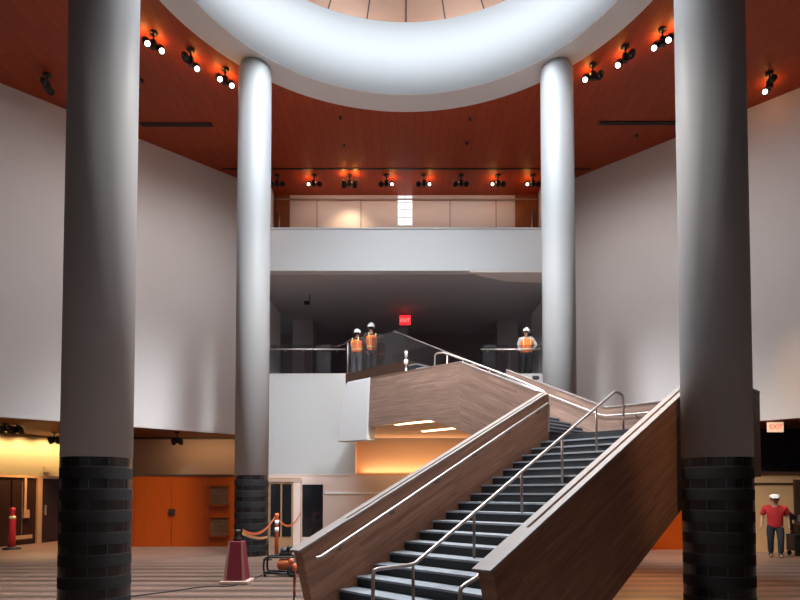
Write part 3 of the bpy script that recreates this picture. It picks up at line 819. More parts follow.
names = ['first', 'second', 'third', 'fourth', 'fifth', 'sixth', 'seventh', 'eighth']
for k, (px, pat) in enumerate(((277, '00'), (314, '10'), (349.5, '11'), (386.5, '01'), (424, '01'), (461, '00'), (498, '10'), (533, '10'))):
    st = 'unlit' if pat == '00' else ('both lamps lit' if pat == '11' else 'one lamp lit')
    spot_fixture([H(px - 5.5, 185.5, pat[0] == '1'), H(px + 5.5, 185.5, pat[1] == '1')],
                 'twin spotlight over the top gallery, %s from left in its row, %s' % (names[k], st), size=1.0, lens=0.55,
                 aim=(Vector((UY(px, 212, Y3).x, Y3, 11.3)) if pat == '11' else Vector((UY(px, 212, 12).x * 0.6, 10.0, 6))), group='spotlights in the row over the gallery')
# soffit spotlights at ground level
def low_spot(px, py, depth, lab, lit=0):
    p = UY(px, py, depth)
    spot_fixture([(p + Vector((-0.14, 0, 0)), lit), (p + Vector((0.14, 0, 0)), lit)], lab, zc=ZS, size=0.85, group='spotlights under the lower soffit', aim=p + Vector((-0.5, 3, -3)), back=False)
low_spot(5, 429, 19.9, 'dark soffit spotlight at left edge before the lit yellow wall')
low_spot(16.5, 430, 20.3, 'dark soffit spotlight before the lit yellow wall, second from left edge')
low_spot(54, 440, 22.9, 'dark soffit spotlight beside the near left column, before the yellow wall')
low_spot(177, 441, 22.6, 'dark soffit spotlight hanging above the orange wood doors')

# ceiling air slots and sprinklers
for (x0, x1, py, lab) in ((141, 212.5, 124.5, 'long dark air slot in the wood ceiling between the left columns'),
                          (599, 677, 123.0, 'long dark air slot in the wood ceiling between the right columns')):
    a = UZ(x0, py, ZC - 0.01); c = UZ(x1, py, ZC - 0.01)
    o = MB().box(a.x, c.x, a.y - 0.10, a.y + 0.10, ZC - 0.03, ZC - 0.001).build('air_slot', M['black'])
    b = MB()
    b.box(a.x, c.x, a.y - 0.03, a.y - 0.015, ZC - 0.036, ZC - 0.03); b.box(a.x, c.x, a.y + 0.015, a.y + 0.03, ZC - 0.036, ZC - 0.03)
    b.build('blade', M['trim_dark'], o)
    tag(o, lab, 'air slot', 'air slots in the wood ceiling')
yj = UZ(406, 168.8, ZC).y
structure(MB().box(-7.2, 7.2, yj - 0.05, yj + 0.05, ZC - 0.02, ZC - 0.001).build('trim_14', M['black']))
for py in (141.5, 160):
    pass
for k, (px, py, lab) in enumerate(((340.5, 117, 'tiny ceiling sprinkler behind the oculus ring, left and nearer the ring'), (344.5, 145, 'tiny ceiling sprinkler left of centre, nearer the gallery row'),
                    (470, 118.5, 'tiny ceiling sprinkler behind the oculus ring, right and nearer the ring'), (466.5, 142.5, 'tiny ceiling sprinkler right of centre, nearer the gallery row'),
                    (636.5, 135, 'tiny ceiling sprinkler below the right air slot'), (142, 80, 'tiny ceiling sprinkler against the near left column edge'))):
    p = UZ(px, py, ZC)
    o = MB().lathe([(0, 0), (0.06, 0), (0.06, -0.015), (0.025, -0.02), (0.02, -0.06), (0.05, -0.065), (0.05, -0.075), (0, -0.078)], n=14).build('ceiling_sprinkler', M['black'])
    o.location = (p.x, p.y, ZC + 0.003)
    tag(o, lab, 'sprinkler', 'ceiling sprinklers')

# ------------------------------------------------------------------ people
def skin_to_mesh(verts, edges, radii, root=0, sub=2):
    me = bpy.data.meshes.new('tmp'); me.from_pydata([tuple(v) for v in verts], edges, [])
    o = bpy.data.objects.new('tmp', me); COL.objects.link(o)
    sk = o.modifiers.new('Skin', 'SKIN'); sk.use_smooth_shade = True
    if not me.skin_vertices: me.skin_vertices.new()
    dat = me.skin_vertices[0].data
    for i, r in enumerate(radii):
        dat[i].radius = r if isinstance(r, tuple) else (r, r)
        dat[i].use_root = (i == root)
    ss = o.modifiers.new('Sub', 'SUBSURF'); ss.levels = sub; ss.render_levels = sub
    bpy.context.view_layer.update()
    out = bpy.data.meshes.new_from_object(o.evaluated_get(bpy.context.evaluated_depsgraph_get()))
    bpy.data.objects.remove(o); bpy.data.meshes.remove(me)
    return out
def join_meshes(name, parts, mat, parent):
    bm = bmesh.new()
    for me in parts:
        bm.from_mesh(me); bpy.data.meshes.remove(me)
    for f in bm.faces: f.smooth = True; f.material_index = 0
    out = bpy.data.meshes.new(name); bm.to_mesh(out); bm.free()
    out.materials.append(mat)
    o = bpy.data.objects.new(name, out); COL.objects.link(o); o.parent = parent
    return o
def mbmesh(mb):
    bmesh.ops.recalc_face_normals(mb.bm, faces=mb.bm.faces)
    me = bpy.data.meshes.new('tmp'); mb.bm.to_mesh(me); mb.bm.free(); return me
def person(loc, rz, lab, top='red_shirt', vest=None, legs='navy', hat=True, hand=None, feet=None, cap=False, sleeves=True, lean=0.0, height=1.0, bulk=1.0, hem=0.07):
    """stands facing local -Y; hand = {'l': (elbow, wrist), 'r': ...} in local coordinates, feet = {'l': (knee, ankle), ...}"""
    root = empty('person', loc, rz)
    root.scale = (height * bulk, height * (1 + (bulk - 1) * 0.6), height)
    tag(root, lab, 'person')
    hand = hand or {}; feet = feet or {}
    V = Vector
    pel = V((0, 0, 0.94)); sp = V((0, -0.01 - lean * .4, 1.12)); ch = V((0, -0.01 - lean * .8, 1.33)); nb = V((0, 0.01 - lean, 1.47)); nk = V((0, -0.005 - lean, 1.53))
    hj = V((0, -0.02 - lean * 1.1, 1.585)); hm = V((0, -0.015 - lean * 1.1, 1.65)); ht = V((0, -0.005 - lean * 1.1, 1.715))
    sh = {k: V((s * 0.19, 0.0 - lean, 1.425)) for k, s in (('l', 1), ('r', -1))}
    el, wr = {}, {}
    hip, kn, an = {}, {}, {}
    for k, s in (('l', 1), ('r', -1)):
        e, w = hand.get(k, ((s * 0.235, 0.02, 1.14), (s * 0.25, -0.06, 0.90)))
        el[k], wr[k] = V(e), V(w)
        hip[k] = V((s * 0.09, 0, 0.90))
        kk, aa = feet.get(k, ((s * 0.10, -0.015, 0.50), (s * 0.105, 0.02, 0.085)))
        kn[k], an[k] = V(kk), V(aa)
    # --- body
    vs = [pel, sp, ch, nb, nk, hj, hm, ht]; rad = [(0.115, 0.085), (0.11, 0.08), (0.125, 0.09), (0.075, 0.06), (0.052, 0.052), (0.068, 0.075), (0.078, 0.092), (0.055, 0.068)]
    ed = [(0, 1), (1, 2), (2, 3), (3, 4), (4, 5), (5, 6), (6, 7)]
    for k in 'lr':
        i = len(vs)
        vs += [sh[k], sh[k].lerp(el[k], 0.5), el[k], el[k].lerp(wr[k], 0.45), wr[k]]
        rad += [0.052, 0.045, 0.037, 0.036, 0.024]
        ed += [(2, i), (i, i + 1), (i + 1, i + 2), (i + 2, i + 3), (i + 3, i + 4)]
        d = (wr[k] - el[k]).normalized(); pc = wr[k] + d * 0.055
        vs.append(pc); rad.append((0.033, 0.018)); ed.append((i + 4, i + 5))
        j = len(vs)
        toe = an[k] + V((0, -0.15, -0.045))
        vs += [hip[k], hip[k].lerp(kn[k], 0.5), kn[k], kn[k].lerp(an[k], 0.35), an[k], toe]
        rad += [0.082, 0.07, 0.05, 0.052, 0.035, 0.03]
        ed += [(0, j), (j, j + 1), (j + 1, j + 2), (j + 2, j + 3), (j + 3, j + 4), (j + 4, j + 5)]
    parts = [skin_to_mesh(vs, ed, rad)]
    for k, s in (('l', 1), ('r', -1)):
        d = (wr[k] - el[k]).normalized()
        fwd = V((0, -1, 0)); side = fwd - d * fwd.dot(d)
        if side.length < 0.2: side = V((s, 0, 0)) - d * (s * d.x)
        side.normalize(); nrm = d.cross(side).normalized() * s      # palm normal
        for q, (off, ln_) in enumerate(((0.024, 0.070), (0.008, 0.080), (-0.008, 0.074), (-0.022, 0.058))):
            r0 = wr[k] + d * 0.06 + side * off
            r1 = wr[k] + d * 0.09 + side * off * 1.1
            r2 = r1 + d * ln_ * 0.5 - nrm * 0.012
            r3 = r2 + d * ln_ * 0.4 - nrm * 0.026
            parts.append(skin_to_mesh([r0, r1, r2, r3], [(0, 1), (1, 2), (2, 3)], [0.0095, 0.009, 0.0085, 0.007], sub=1))
        t0 = wr[k] + d * 0.025 + side * 0.015; t1 = wr[k] + d * 0.05 + side * 0.042; t2 = t1 + d * 0.03 + side * 0.012 - nrm * 0.01
        parts.append(skin_to_mesh([t0, t1, t2], [(0, 1), (1, 2)], [0.012, 0.011, 0.008], sub=1))
    nose = MB(); fy = hm.y - 0.088
    nose.ball((0, fy - 0.008, hm.z - 0.012), 0.014, 0.018, 0.026, 8)
    for s in (1, -1): nose.ball((s * 0.080, hm.y + 0.012, hm.z - 0.01), 0.012, 0.022, 0.034, 8)
    parts.append(mbmesh(nose))
    join_meshes('body', parts, M['skin'], root)
    for s in (1, -1):
        e = MB().ball((s * 0.031, fy + 0.004, hm.z + 0.012), 0.013, 0.008, 0.008, 8).build('eye', M['hair'], root)
    MB().ball((0, fy + 0.006, hm.z - 0.055), 0.026, 0.008, 0.007, 8).build('mouth', M['lips'], root)
    # --- trousers
    vs = [pel + V((0, 0, 0.05)), pel - V((0, 0, 0.03))]; rad = [(0.135, 0.105), (0.13, 0.105)]; ed = [(0, 1)]
    for k in 'lr':
        j = len(vs); a2 = an[k] + V((0, 0, 0.02))
        vs += [hip[k] - V((0, 0, 0.05)), hip[k].lerp(kn[k], 0.5), kn[k], kn[k].lerp(a2, 0.5), a2]
        rad += [0.098, 0.088, 0.070, 0.066, 0.058]
        ed += [(1, j), (j, j + 1), (j + 1, j + 2), (j + 2, j + 3), (j + 3, j + 4)]
    join_meshes('trousers', [skin_to_mesh(vs, ed, rad)], M[legs], root)
    # --- shirt
    vs = [pel + V((0, 0, -hem)), pel + V((0, 0, 0.05)), sp, ch, nb - V((0, 0, 0.015))]; rad = [(0.168, 0.128), (0.168, 0.128), (0.165, 0.122), (0.178, 0.122), (0.082, 0.072)]
    ed = [(0, 1), (1, 2), (2, 3), (3, 4)]
    for k in 'lr':
        i = len(vs); e2 = el[k]
        vs += [sh[k], sh[k].lerp(e2, 0.45), sh[k].lerp(e2, 0.85)]; rad += [0.078, 0.074, 0.072]
        ed += [(3, i), (i, i + 1), (i + 1, i + 2)]
        if sleeves:
            vs += [el[k], el[k].lerp(wr[k], 0.5), el[k].lerp(wr[k], 0.92)]; rad += [0.050, 0.046, 0.036]
            ed += [(i + 2, i + 3), (i + 3, i + 4), (i + 4, i + 5)]
    join_meshes('shirt', [skin_to_mesh(vs, ed, rad)], M[top], root)
    if vest:
        vs = [pel + V((0, 0, -0.06)), pel + V((0, 0, 0.06)), sp, ch, nb - V((0, 0, 0.02))]; rad = [(0.192, 0.146), (0.192, 0.146), (0.19, 0.142), (0.21, 0.146), (0.13, 0.105)]
        ed = [(0, 1), (1, 2), (2, 3), (3, 4)]
        for k in 'lr':
            i = len(vs)
            vs += [sh[k].lerp(nb, 0.12)]; rad += [0.108]; ed += [(3, i)]
        vo = join_meshes('safety_vest', [skin_to_mesh(vs, ed, rad)], M[vest], root)
        bb = MB()
        def band(p, rx, ry, hh):
            bb.lathe([(1, -hh), (1.0, hh)], n=24, c=(0, 0, 0), axis=None)
        bands = MB()
        for zz in (1.03,):
            f = (zz - 0.94) / 0.39
            cy = -0.01 - lean * (0.1 + 0.7 * f)
            rx, ry = 0.190, 0.147
            ringa, ringb = [], []
            for q in range(24):
                t = 2 * PI * q / 24
                ringa.append(bands.bm.verts.new((rx * 1.0 * math.cos(t), cy + ry * math.sin(t), zz - 0.022)))
                ringb.append(bands.bm.verts.new((rx * 1.0 * math.cos(t), cy + ry * math.sin(t), zz + 0.022)))
            for q in range(24):
                bands._face([ringa[q], ringa[(q + 1) % 24], ringb[(q + 1) % 24], ringb[q]], True)
        for s in (1, -1):
            for yy in (-1, 1):
                bands.tube([(s * 0.10, -0.01 - lean * .3 + yy * 0.138, 1.0), (s * 0.11, -0.01 - lean * .5 + yy * 0.138, 1.2), (s * 0.115, -0.01 - lean * .85 + yy * 0.132, 1.36), (s * 0.11, -lean + yy * 0.09, 1.49)], 0.012, 6)
        bands.build('reflective_band', M['vest_band'], vo)
    # --- boots
    for k in 'lr':
        toe = an[k] + V((0, -0.14, -0.04)); heel = an[k] + V((0, 0.035, -0.035))
        join_meshes('boot', [skin_to_mesh([an[k] + V((0, 0, 0.05)), an[k] + V((0, 0, -0.02)), an[k] + V((0, -0.08, -0.035)), toe], [(0, 1), (1, 2), (2, 3)], [0.05, 0.052, (0.045, 0.045), (0.04, 0.038)])], M['boot'], root)
    # --- hair and hat
    hc = V((0, hm.y + 0.004, hm.z + 0.03))
    hb = MB().ball((0, hm.y + 0.016, hm.z + 0.012), 0.088, 0.094, 0.092, 16)
    for v in list(hb.bm.verts):
        if v.co.z < hm.z - 0.045 or (v.co.y < hm.y - 0.045 and v.co.z < hm.z + 0.04): hb.bm.verts.remove(v)
    hb.build('hair', M['hair'], root)
    if hat:
        z0 = hm.z + (0.052 if cap else 0.04)
        h = MB()
        for (rx, ry, z) in ():
            pass
        rings = []
        prof = [(1.28, -0.012), (1.30, -0.004), (1.02, 0.012), (1.0, 0.05), (0.90, 0.095), (0.66, 0.125), (0.33, 0.138), (0.0, 0.142)] if not cap else [(1.02, -0.005), (1.02, 0.03), (0.94, 0.065), (0.68, 0.09), (0.34, 0.10), (0.0, 0.102)]
        for m_, zz in prof:
            ring = []
            for q in range(28):
                t = 2 * PI * q / 28
                brim = 1.0 + (0.14 if m_ > 1.2 and math.sin(t) < -0.4 else 0.0)
                ring.append(h.bm.verts.new((0.104 * m_ * math.cos(t), hc.y + 0.120 * m_ * brim * math.sin(t), z0 + zz)))
            rings.append(ring)
        for a_, b_ in zip(rings, rings[1:]):
            for q in range(28):
                h._face([a_[q], a_[(q + 1) % 28], b_[(q + 1) % 28], b_[q]], True)
        h._face(list(reversed(rings[0])))
        if cap:
            h.prism([(-0.08, hc.y - 0.10, z0), (0.08, hc.y - 0.10, z0), (0.07, hc.y - 0.19, z0 - 0.012), (0.03, hc.y - 0.215, z0 - 0.014), (-0.03, hc.y - 0.215, z0 - 0.014), (-0.07, hc.y - 0.19, z0 - 0.012)], (0, 0, 0.012))
        else:
            h.tube([(0, hc.y + 0.118, z0 + 0.05), (0, hc.y + 0.09, z0 + 0.105), (0, hc.y + 0.03, z0 + 0.148), (0, hc.y - 0.04, z0 + 0.146), (0, hc.y - 0.10, z0 + 0.098), (0, hc.y - 0.118, z0 + 0.05)], 0.012, 6)
        bmesh.ops.remove_doubles(h.bm, verts=h.bm.verts, dist=1e-5)
        h.build('cap' if cap else 'hard_hat', M['white'], root)
    return root

# red shirted man walking towards us at right
p = UZ(776, 557.5, 0)
person((p.x, p.y, 0.0), math.radians(-28), 'man in a red short sleeved shirt and white cap walking across the floor', top='red_shirt', legs='navy', cap=True, sleeves=False,
       hand={'l': ((0.245, 0.03, 1.15), (0.255, -0.04, 0.90)), 'r': ((-0.25, 0.03, 1.15), (-0.27, -0.05, 0.91))},
       feet={'l': ((0.095, -0.09, 0.50), (0.09, -0.07, 0.088)), 'r': ((-0.095, 0.00, 0.49), (-0.09, 0.09, 0.088))}, height=0.98, bulk=1.28, hem=0.15)
# two workers at the stair head
p = UY(356.5, 374, 20.5)
person((p.x, 20.5, Z2), math.radians(150), 'worker in orange vest and white hard hat reaching for the glass railing', top='dark_shirt', vest='vest', legs='greytrouser',
       hand={'r': ((-0.26, -0.10, 1.18), (-0.20, -0.28, 1.02)), 'l': ((0.40, 0.02, 1.30), (0.58, 0.10, 1.24))}, lean=0.03,
       feet={'l': ((0.11, -0.02, 0.50), (0.13, 0.02, 0.085)), 'r': ((-0.10, -0.02, 0.50), (-0.12, 0.03, 0.085))}, height=0.91, bulk=1.25)
p = UY(371, 372, 20.95)
person((p.x, 20.95, Z2), math.radians(205), 'taller worker in orange vest standing close behind the one reaching for the railing', top='dark_shirt', vest='vest', legs='navy',
       hand={'l': ((0.25, -0.02, 1.15), (0.20, -0.22, 1.02)), 'r': ((-0.27, 0.0, 1.16), (-0.28, -0.20, 1.00))}, height=1.10, bulk=1.06)
# lone worker by the far right column
p = UY(526.5, 374, 20.75)
person((p.x, 20.75, Z2), math.radians(0), 'lone worker in orange vest and grey sleeves standing by the far right column', top='grey_shirt', vest='vest', legs='navy',
       hand={'l': ((0.31, 0.03, 1.17), (0.16, -0.14, 1.00)), 'r': ((-0.23, 0.02, 1.15), (-0.20, -0.12, 0.93))}, height=0.97, bulk=1.15)

# ------------------------------------------------------------------ site equipment
# burgundy square cone
p = UZ(237, 583, 0)
cn = empty('safety_cone', p)
tag(cn, 'burgundy square safety cone with dusty pink base on the striped floor', 'safety cone')
MB().box(-0.28, 0.28, -0.26, 0.26, 0.0, 0.07).build('base', M['cone_base'], cn, 0.015)
b = MB()
lo = [b.bm.verts.new((sx * 0.215, sy * 0.20, 0.07)) for sx, sy in ((-1, -1), (1, -1), (1, 1), (-1, 1))]
hi = [b.bm.verts.new((sx * 0.135, sy * 0.12, 0.84)) for sx, sy in ((-1, -1), (1, -1), (1, 1), (-1, 1))]
b._face(lo); b._face(hi)
for k in range(4): b._face([lo[k], lo[(k + 1) % 4], hi[(k + 1) % 4], hi[k]])
b.build('body', M['cone'], cn, 0.015)
b = MB()
for s in (-1, 1):
    b.prism([(s * 0.217, -0.203, 0.07), (s * 0.16, -0.203, 0.07), (s * 0.105, -0.123, 0.84), (s * 0.138, -0.123, 0.84)], (0, -0.006, 0))
b.build('edge_strip', M['cone_edge'], cn)
MB().lathe([(0, 0.83), (0.085, 0.83), (0.075, 0.90), (0.05, 0.94), (0.055, 0.99), (0.075, 1.02), (0.07, 1.06), (0, 1.07)], n=16).build('cap', M['black'], cn)
TOPC = Vector((p.x, p.y, 1.045))
# orange delineator post by the door
p = UZ(276.5, 557.5, 0)
dp = empty('delineator_post', p)
tag(dp, 'orange delineator post holding tape before the dark glass doors', 'delineator post')
MB().lathe([(0, 0), (0.20, 0), (0.20, 0.04), (0.06, 0.09), (0, 0.09)], n=20).build('base', M['rubber'], dp)
MB().lathe([(0, 0.08), (0.055, 0.08), (0.05, 1.14), (0.06, 1.16), (0.06, 1.22), (0, 1.24)], n=16).build('post', M['tape_red'], dp)
MB().lathe([(0.0535, 0.72), (0.0585, 0.72), (0.0575, 0.84), (0.0525, 0.84), (0.0535, 0.72)], n=16).build('reflective_band', M['white'], dp)
MB().lathe([(0.0525, 0.92), (0.0575, 0.92), (0.0565, 1.04), (0.0515, 1.04), (0.0525, 0.92)], n=16).build('reflective_band', M['white'], dp)
TOPP = Vector((p.x, p.y, 1.10))
def tape(a, c, sag, name, lab, mat, w=0.05):
    b = MB(); n = 14
    d = (c - a); hz = Vector((d.x, d.y, 0)).normalized(); sd = Vector((-hz.y, hz.x, 0))
    prev = None
    pts = []
    for k in range(n + 1):
        t = k / n
        q = a.lerp(c, t); q.z -= sag * 4 * t * (1 - t)
        pts.append(q)
    lo = [b.bm.verts.new(q - Vector((0, 0, w / 2)) + sd * 0.003) for q in pts]; hi = [b.bm.verts.new(q + Vector((0, 0, w / 2)) + sd * 0.003) for q in pts]
    lo2 = [b.bm.verts.new(q - Vector((0, 0, w / 2)) - sd * 0.003) for q in pts]; hi2 = [b.bm.verts.new(q + Vector((0, 0, w / 2)) - sd * 0.003) for q in pts]
    for k in range(n):
        b._face([lo[k], lo[k + 1], hi[k + 1], hi[k]]); b._face([lo2[k], hi2[k], hi2[k + 1], lo2[k + 1]])
        b._face([hi[k], hi[k + 1], hi2[k + 1], hi2[k]]); b._face([lo[k], lo2[k], lo2[k + 1], lo[k + 1]])
    o = b.build(name, mat); tag(o, lab, 'tape', 'barrier tapes'); return o
e2 = UY(300.5, 512, YB - 0.09)
tape(TOPC + Vector((0.09, 0.06, 0.0)), TOPP + Vector((-0.05, -0.03, 0.02)), 0.22, 'barrier_tape', 'orange tape strung from the burgundy cone to the delineator post', M['tape_red'], 0.06)
tape(TOPC + Vector((0.095, 0.0, -0.05)), UZ(268, 560, 0) + Vector((-0.022, 0, 0.62)), 0.06, 'barrier_tape', 'tan tape drooping from the cone towards the compressor', M['tape'], 0.06)
tape(TOPP + Vector((0.05, 0.04, -0.05)), e2, 0.30, 'barrier_tape', 'orange tape running from the delineator post to the door frame', M['tape_red'], 0.06)
# stake that the drooping tape is tied to
q = UZ(268, 560, 0)
st = empty('tape_stake', q)
tag(st, 'thin dark stake holding the drooping tan tape beside the striped column', 'stake')
MB().tube([(0, 0, 0.03), (0, 0, 0.66)], 0.018, 8).build('stake', M['black'], st)
MB().lathe([(0, 0), (0.12, 0), (0.11, 0.03), (0, 0.035)], n=16).build('base', M['rubber'], st)
# portable compressor
p = UZ(282, 575.5, 0)
ac = empty('air_compressor', p, math.radians(0))
tag(ac, 'portable orange air compressor in black tube frame by the stair foot', 'compressor')
MB().tube([(-0.10, 0, 0.24), (-0.06, 0, 0.24), (0.22, 0, 0.24), (0.30, 0, 0.24), (0.34, 0, 0.24)], [0.06, 0.13, 0.135, 0.11, 0.04], 20).build('tank', M['tank'], ac)
b = MB().box(-0.05, 0.20, -0.10, 0.10, 0.40, 0.50)
b.tube([(-0.02, 0, 0.52), (0.10, 0, 0.52), (0.12, 0, 0.52)], [0.09, 0.09, 0.05], 16)
b.lathe([(0, 0.50), (0.06, 0.50), (0.055, 0.62), (0.02, 0.66), (0, 0.66)], n=14, c=(0.16, 0, 0))
b.build('motor', M['black'], ac, 0.01)
fr = MB()
for y in (-0.17, 0.17):
    fr.tube(smooth_path([(-0.35, y, 0.08), (-0.37, y, 0.24), (-0.34, y, 0.40), (-0.20, y, 0.42), (0.30, y, 0.42)], 2), 0.022, 8)
    fr.tube([(-0.35, y, 0.08), (0.34, y, 0.06)], 0.022, 8)
    fr.tube([(0.30, y, 0.42), (0.34, y, 0.06)], 0.018, 8)
fr.tube([(-0.36, -0.17, 0.36), (-0.36, 0.17, 0.36)], 0.02, 8); fr.tube([(-0.35, -0.17, 0.08), (-0.35, 0.17, 0.08)], 0.02, 8)
fr.build('frame', M['black'], ac)
for y in (-0.20, 0.20):
    rm = Matrix(((1, 0, 0), (0, 0, -1), (0, 1, 0)))
    MB().lathe([(0.04, -0.025), (0.10, -0.03), (0.115, 0), (0.10, 0.03), (0.04, 0.025), (0.04, -0.025)], n=20, c=(0.26, y, 0.116), axis=rm).build('wheel', M['rubber'], ac)
for y in (-0.17, 0.17):
    MB().lathe([(0, 0), (0.03, 0), (0.025, 0.07), (0, 0.07)], n=10, c=(-0.33, y, 0)).build('foot', M['rubber'], ac)
# stanchion wrapped in orange tape at the foot of the stair
q = UZ(297, 604, 0)
st = empty('stanchion', (q.x - 0.05, q.y + 0.0, 0))
tag(st, 'short dark stanchion with orange tape bundled on top at stair foot', 'stanchion')
MB().lathe([(0, 0), (0.13, 0), (0.13, 0.02), (0.03, 0.035), (0, 0.035)], n=20).build('base', M['rubber'], st)
MB().tube([(0, 0, 0.03), (0, 0, 0.70)], 0.014, 8).build('post', M['black'], st)
b = MB().ball((0, 0, 0.60), 0.05, 0.05, 0.06, 12).ball((-0.05, 0.0, 0.68), 0.05, 0.04, 0.06, 12)
b.tube(smooth_path([(0.02, -0.04, 0.60), (0.04, -0.05, 0.45), (0.02, -0.05, 0.30), (0.035, -0.05, 0.12)], 2), 0.012, 6)
b.build('tape_bundle', M['tape_red'], st)
# red delineator at far left
p = UZ(6, 549, 0)
dp = empty('delineator_post', (p.x + 0.25, p.y - 0.1, 0))
tag(dp, 'slim bright red delineator post before the dark doors at left', 'delineator post')
MB().lathe([(0, 0), (0.26, 0), (0.25, 0.05), (0.08, 0.09), (0, 0.09)], n=20).build('base', M['rubber'], dp)
MB().lathe([(0, 0.08), (0.11, 0.08), (0.10, 1.0), (0.06, 1.18), (0.085, 1.22), (0.08, 1.32), (0, 1.34)], n=16).build('post', M['red'], dp)
MB().lathe([(0.1005, 0.98), (0.1055, 0.98), (0.092, 1.06), (0.08, 1.06), (0.1005, 0.98)], n=16).build('reflective_band', M['vest_band'], dp)
# floor fan / cart beside the right hand door
p = UZ(794.5, 552, 0)
fn = empty('equipment_cart', (p.x * 17.2 / p.y - 0.02, 17.2, 0))
tag(fn, 'dark wheeled equipment cart by the brown door at the right edge', 'cart')
b = MB().box(-0.10, 0.35, -0.2, 0.2, 0.14, 0.62).build('body', M['black'], fn, 0.03)
b = MB().tube(smooth_path([(-0.06, 0, 0.6), (-0.05, 0, 0.95), (-0.10, 0, 1.10), (-0.20, 0, 1.22)], 1), [0.03] * 8, 8)
b.obox((-0.12, 0, 1.16), (0.8, 0, -0.6), (0, 1, 0), (0.6, 0, 0.8), 0.32, 0.3, 0.10)
b.build('handle', M['black'], fn)
MB().box(0.0, 0.3, -0.16, 0.16, 0.62, 0.92).build('bin', M['trim_dark'], fn, 0.02)
for x in (-0.02, 0.28):
    for y in (-0.17, 0.17):
        rm = Matrix(((1, 0, 0), (0, 0, -1), (0, 1, 0)))
        MB().lathe([(0.0, -0.02), (0.06, -0.02), (0.07, 0), (0.06, 0.02), (0.0, 0.02)], n=16, c=(x, y, 0.071), axis=rm).build('wheel', M['rubber'], fn)
# power cord on the floor
pts = [UZ(*a, 0.012) for a in ((118, 597.5), (150, 594), (180, 590), (205, 586), (232, 586.5), (250, 580), (262, 575), (268, 572))]
o = MB().tube(smooth_path(pts, 2), 0.011, 8).build('power_cord', M['rubber'])
tag(o, 'thin dark power cord lying across the striped floor to the compressor', 'cord')
# white banded post on the stair head
q = S(7.5, 5.34, 3.98)
wpz = empty('marker_post', q)
tag(wpz, 'slender white banded marker post behind the level wooden parapet', 'marker post')
MB().lathe([(0, 0), (0.12, 0), (0.12, 0.03), (0.03, 0.06), (0, 0.06)], n=16).build('base', M['rubber'], wpz)
MB().lathe([(0, 0.05), (0.022, 0.05), (0.022, 1.96), (0, 1.97)], n=12).build('post', M['pier'], wpz)
for z0, z1, r in ((1.34, 1.46, 0.03), (1.56, 1.70, 0.06), (1.78, 1.95, 0.042)):
    MB().lathe([(0, z0), (r, z0 + 0.01), (r, z1 - 0.01), (0, z1)], n=12).build('reflective_band', M['white'], wpz)
# small dark case on the far parapet cap
q = S(UF - 0.09, 2.05, top2(2.05) + 0.04)
o = MB().obox((0, 0, 0.06), V_, U_, (0, 0, 1), 0.16, 0.12, 0.10).build('small_case', M['black'], None, 0.02)
o.location = q
tag(o, 'small dark case resting on the far stair parapet beside the column', 'case')

# ------------------------------------------------------------------ light
w = bpy.data.worlds.new('World'); scene.world = w; w.use_nodes = True
w.node_tree.nodes['Background'].inputs[0].default_value = (0.72, 0.86, 1.0, 1)
w.node_tree.nodes['Background'].inputs[1].default_value = 0.9
def area(name, loc, aim, sx, sy, power, col, shape='RECTANGLE', spread=180):
    li = bpy.data.lights.new(name, 'AREA'); li.energy = power; li.color = col
    li.shape = shape; li.size = sx
    if shape in ('RECTANGLE', 'ELLIPSE'): li.size_y = sy
    li.spread = math.radians(spread)
    o = bpy.data.objects.new(name, li); COL.objects.link(o)
    o.location = loc
    o.rotation_euler = (Vector(aim) - Vector(loc)).to_track_quat('-Z', 'Y').to_euler()
    return o
def spotl(name, loc, aim, power, col, ang=70, blend=0.6, r=0.1):
    li = bpy.data.lights.new(name, 'SPOT'); li.energy = power; li.color = col
    li.spot_size = math.radians(ang); li.spot_blend = blend; li.shadow_soft_size = r
    o = bpy.data.objects.new(name, li); COL.objects.link(o)
    o.location = loc; o.rotation_euler = (Vector(aim) - Vector(loc)).to_track_quat('-Z', 'Y').to_euler()
    return o
area('skylight', (OC[0], OC[1], 17.7), (OC[0], OC[1], 0), 10.6, 10.6, 480, (0.86, 0.94, 1.0), 'DISK')
area('skylight_zenith', (OC[0], OC[1], 17.72), (OC[0], OC[1], 0), 10.6, 10.6, 1750, (0.88, 0.95, 1.0), 'DISK', 88)
# added fill light from behind the camera, no glazing there
area('front_fill', (0, -8.9, 6.5), (0, 10, 6.5), 26, 10, 130, (0.88, 0.94, 1.0))
# ceiling spotlights washing the angled side walls
for sx in (-1, 1):
    for (x, y, ax, ay, pw) in ((6.4, 14.6, 13.0, 17.6, 230), (6.1, 16.3, 10.2, 20.2, 250), (5.4, 18.2, 7.6, 22.6, 230)):
        spotl('wall_wash', (sx * x, y, ZC - 0.75), (sx * ax, ay, 6.5), pw, (1.0, 0.95, 0.92), 115, 1.0, 0.12)
# added fill spots brightening the columns, the front pairs without any fixture
for sx in (-1, 1):
    spotl('column_fill', (sx * 3.2, 6.5, ZC - 0.7), (-sx * 4.49, 17.27, 4.6), 14500, (0.97, 0.98, 1.0), 40, 1.0, 1.3)
    spotl('column_fill', (sx * 3.0, 6.0, ZC - 0.7), (-sx * 4.56, 8.75, 2.6), 3600, (1.0, 0.96, 0.94), 44, 1.0, 0.6)
    spotl('column_fill', (sx * 6.3, 14.4, ZC - 0.7), (-sx * 4.56, 8.75, 3.5), 9500, (1.0, 0.95, 0.92), 38, 1.0, 0.6)
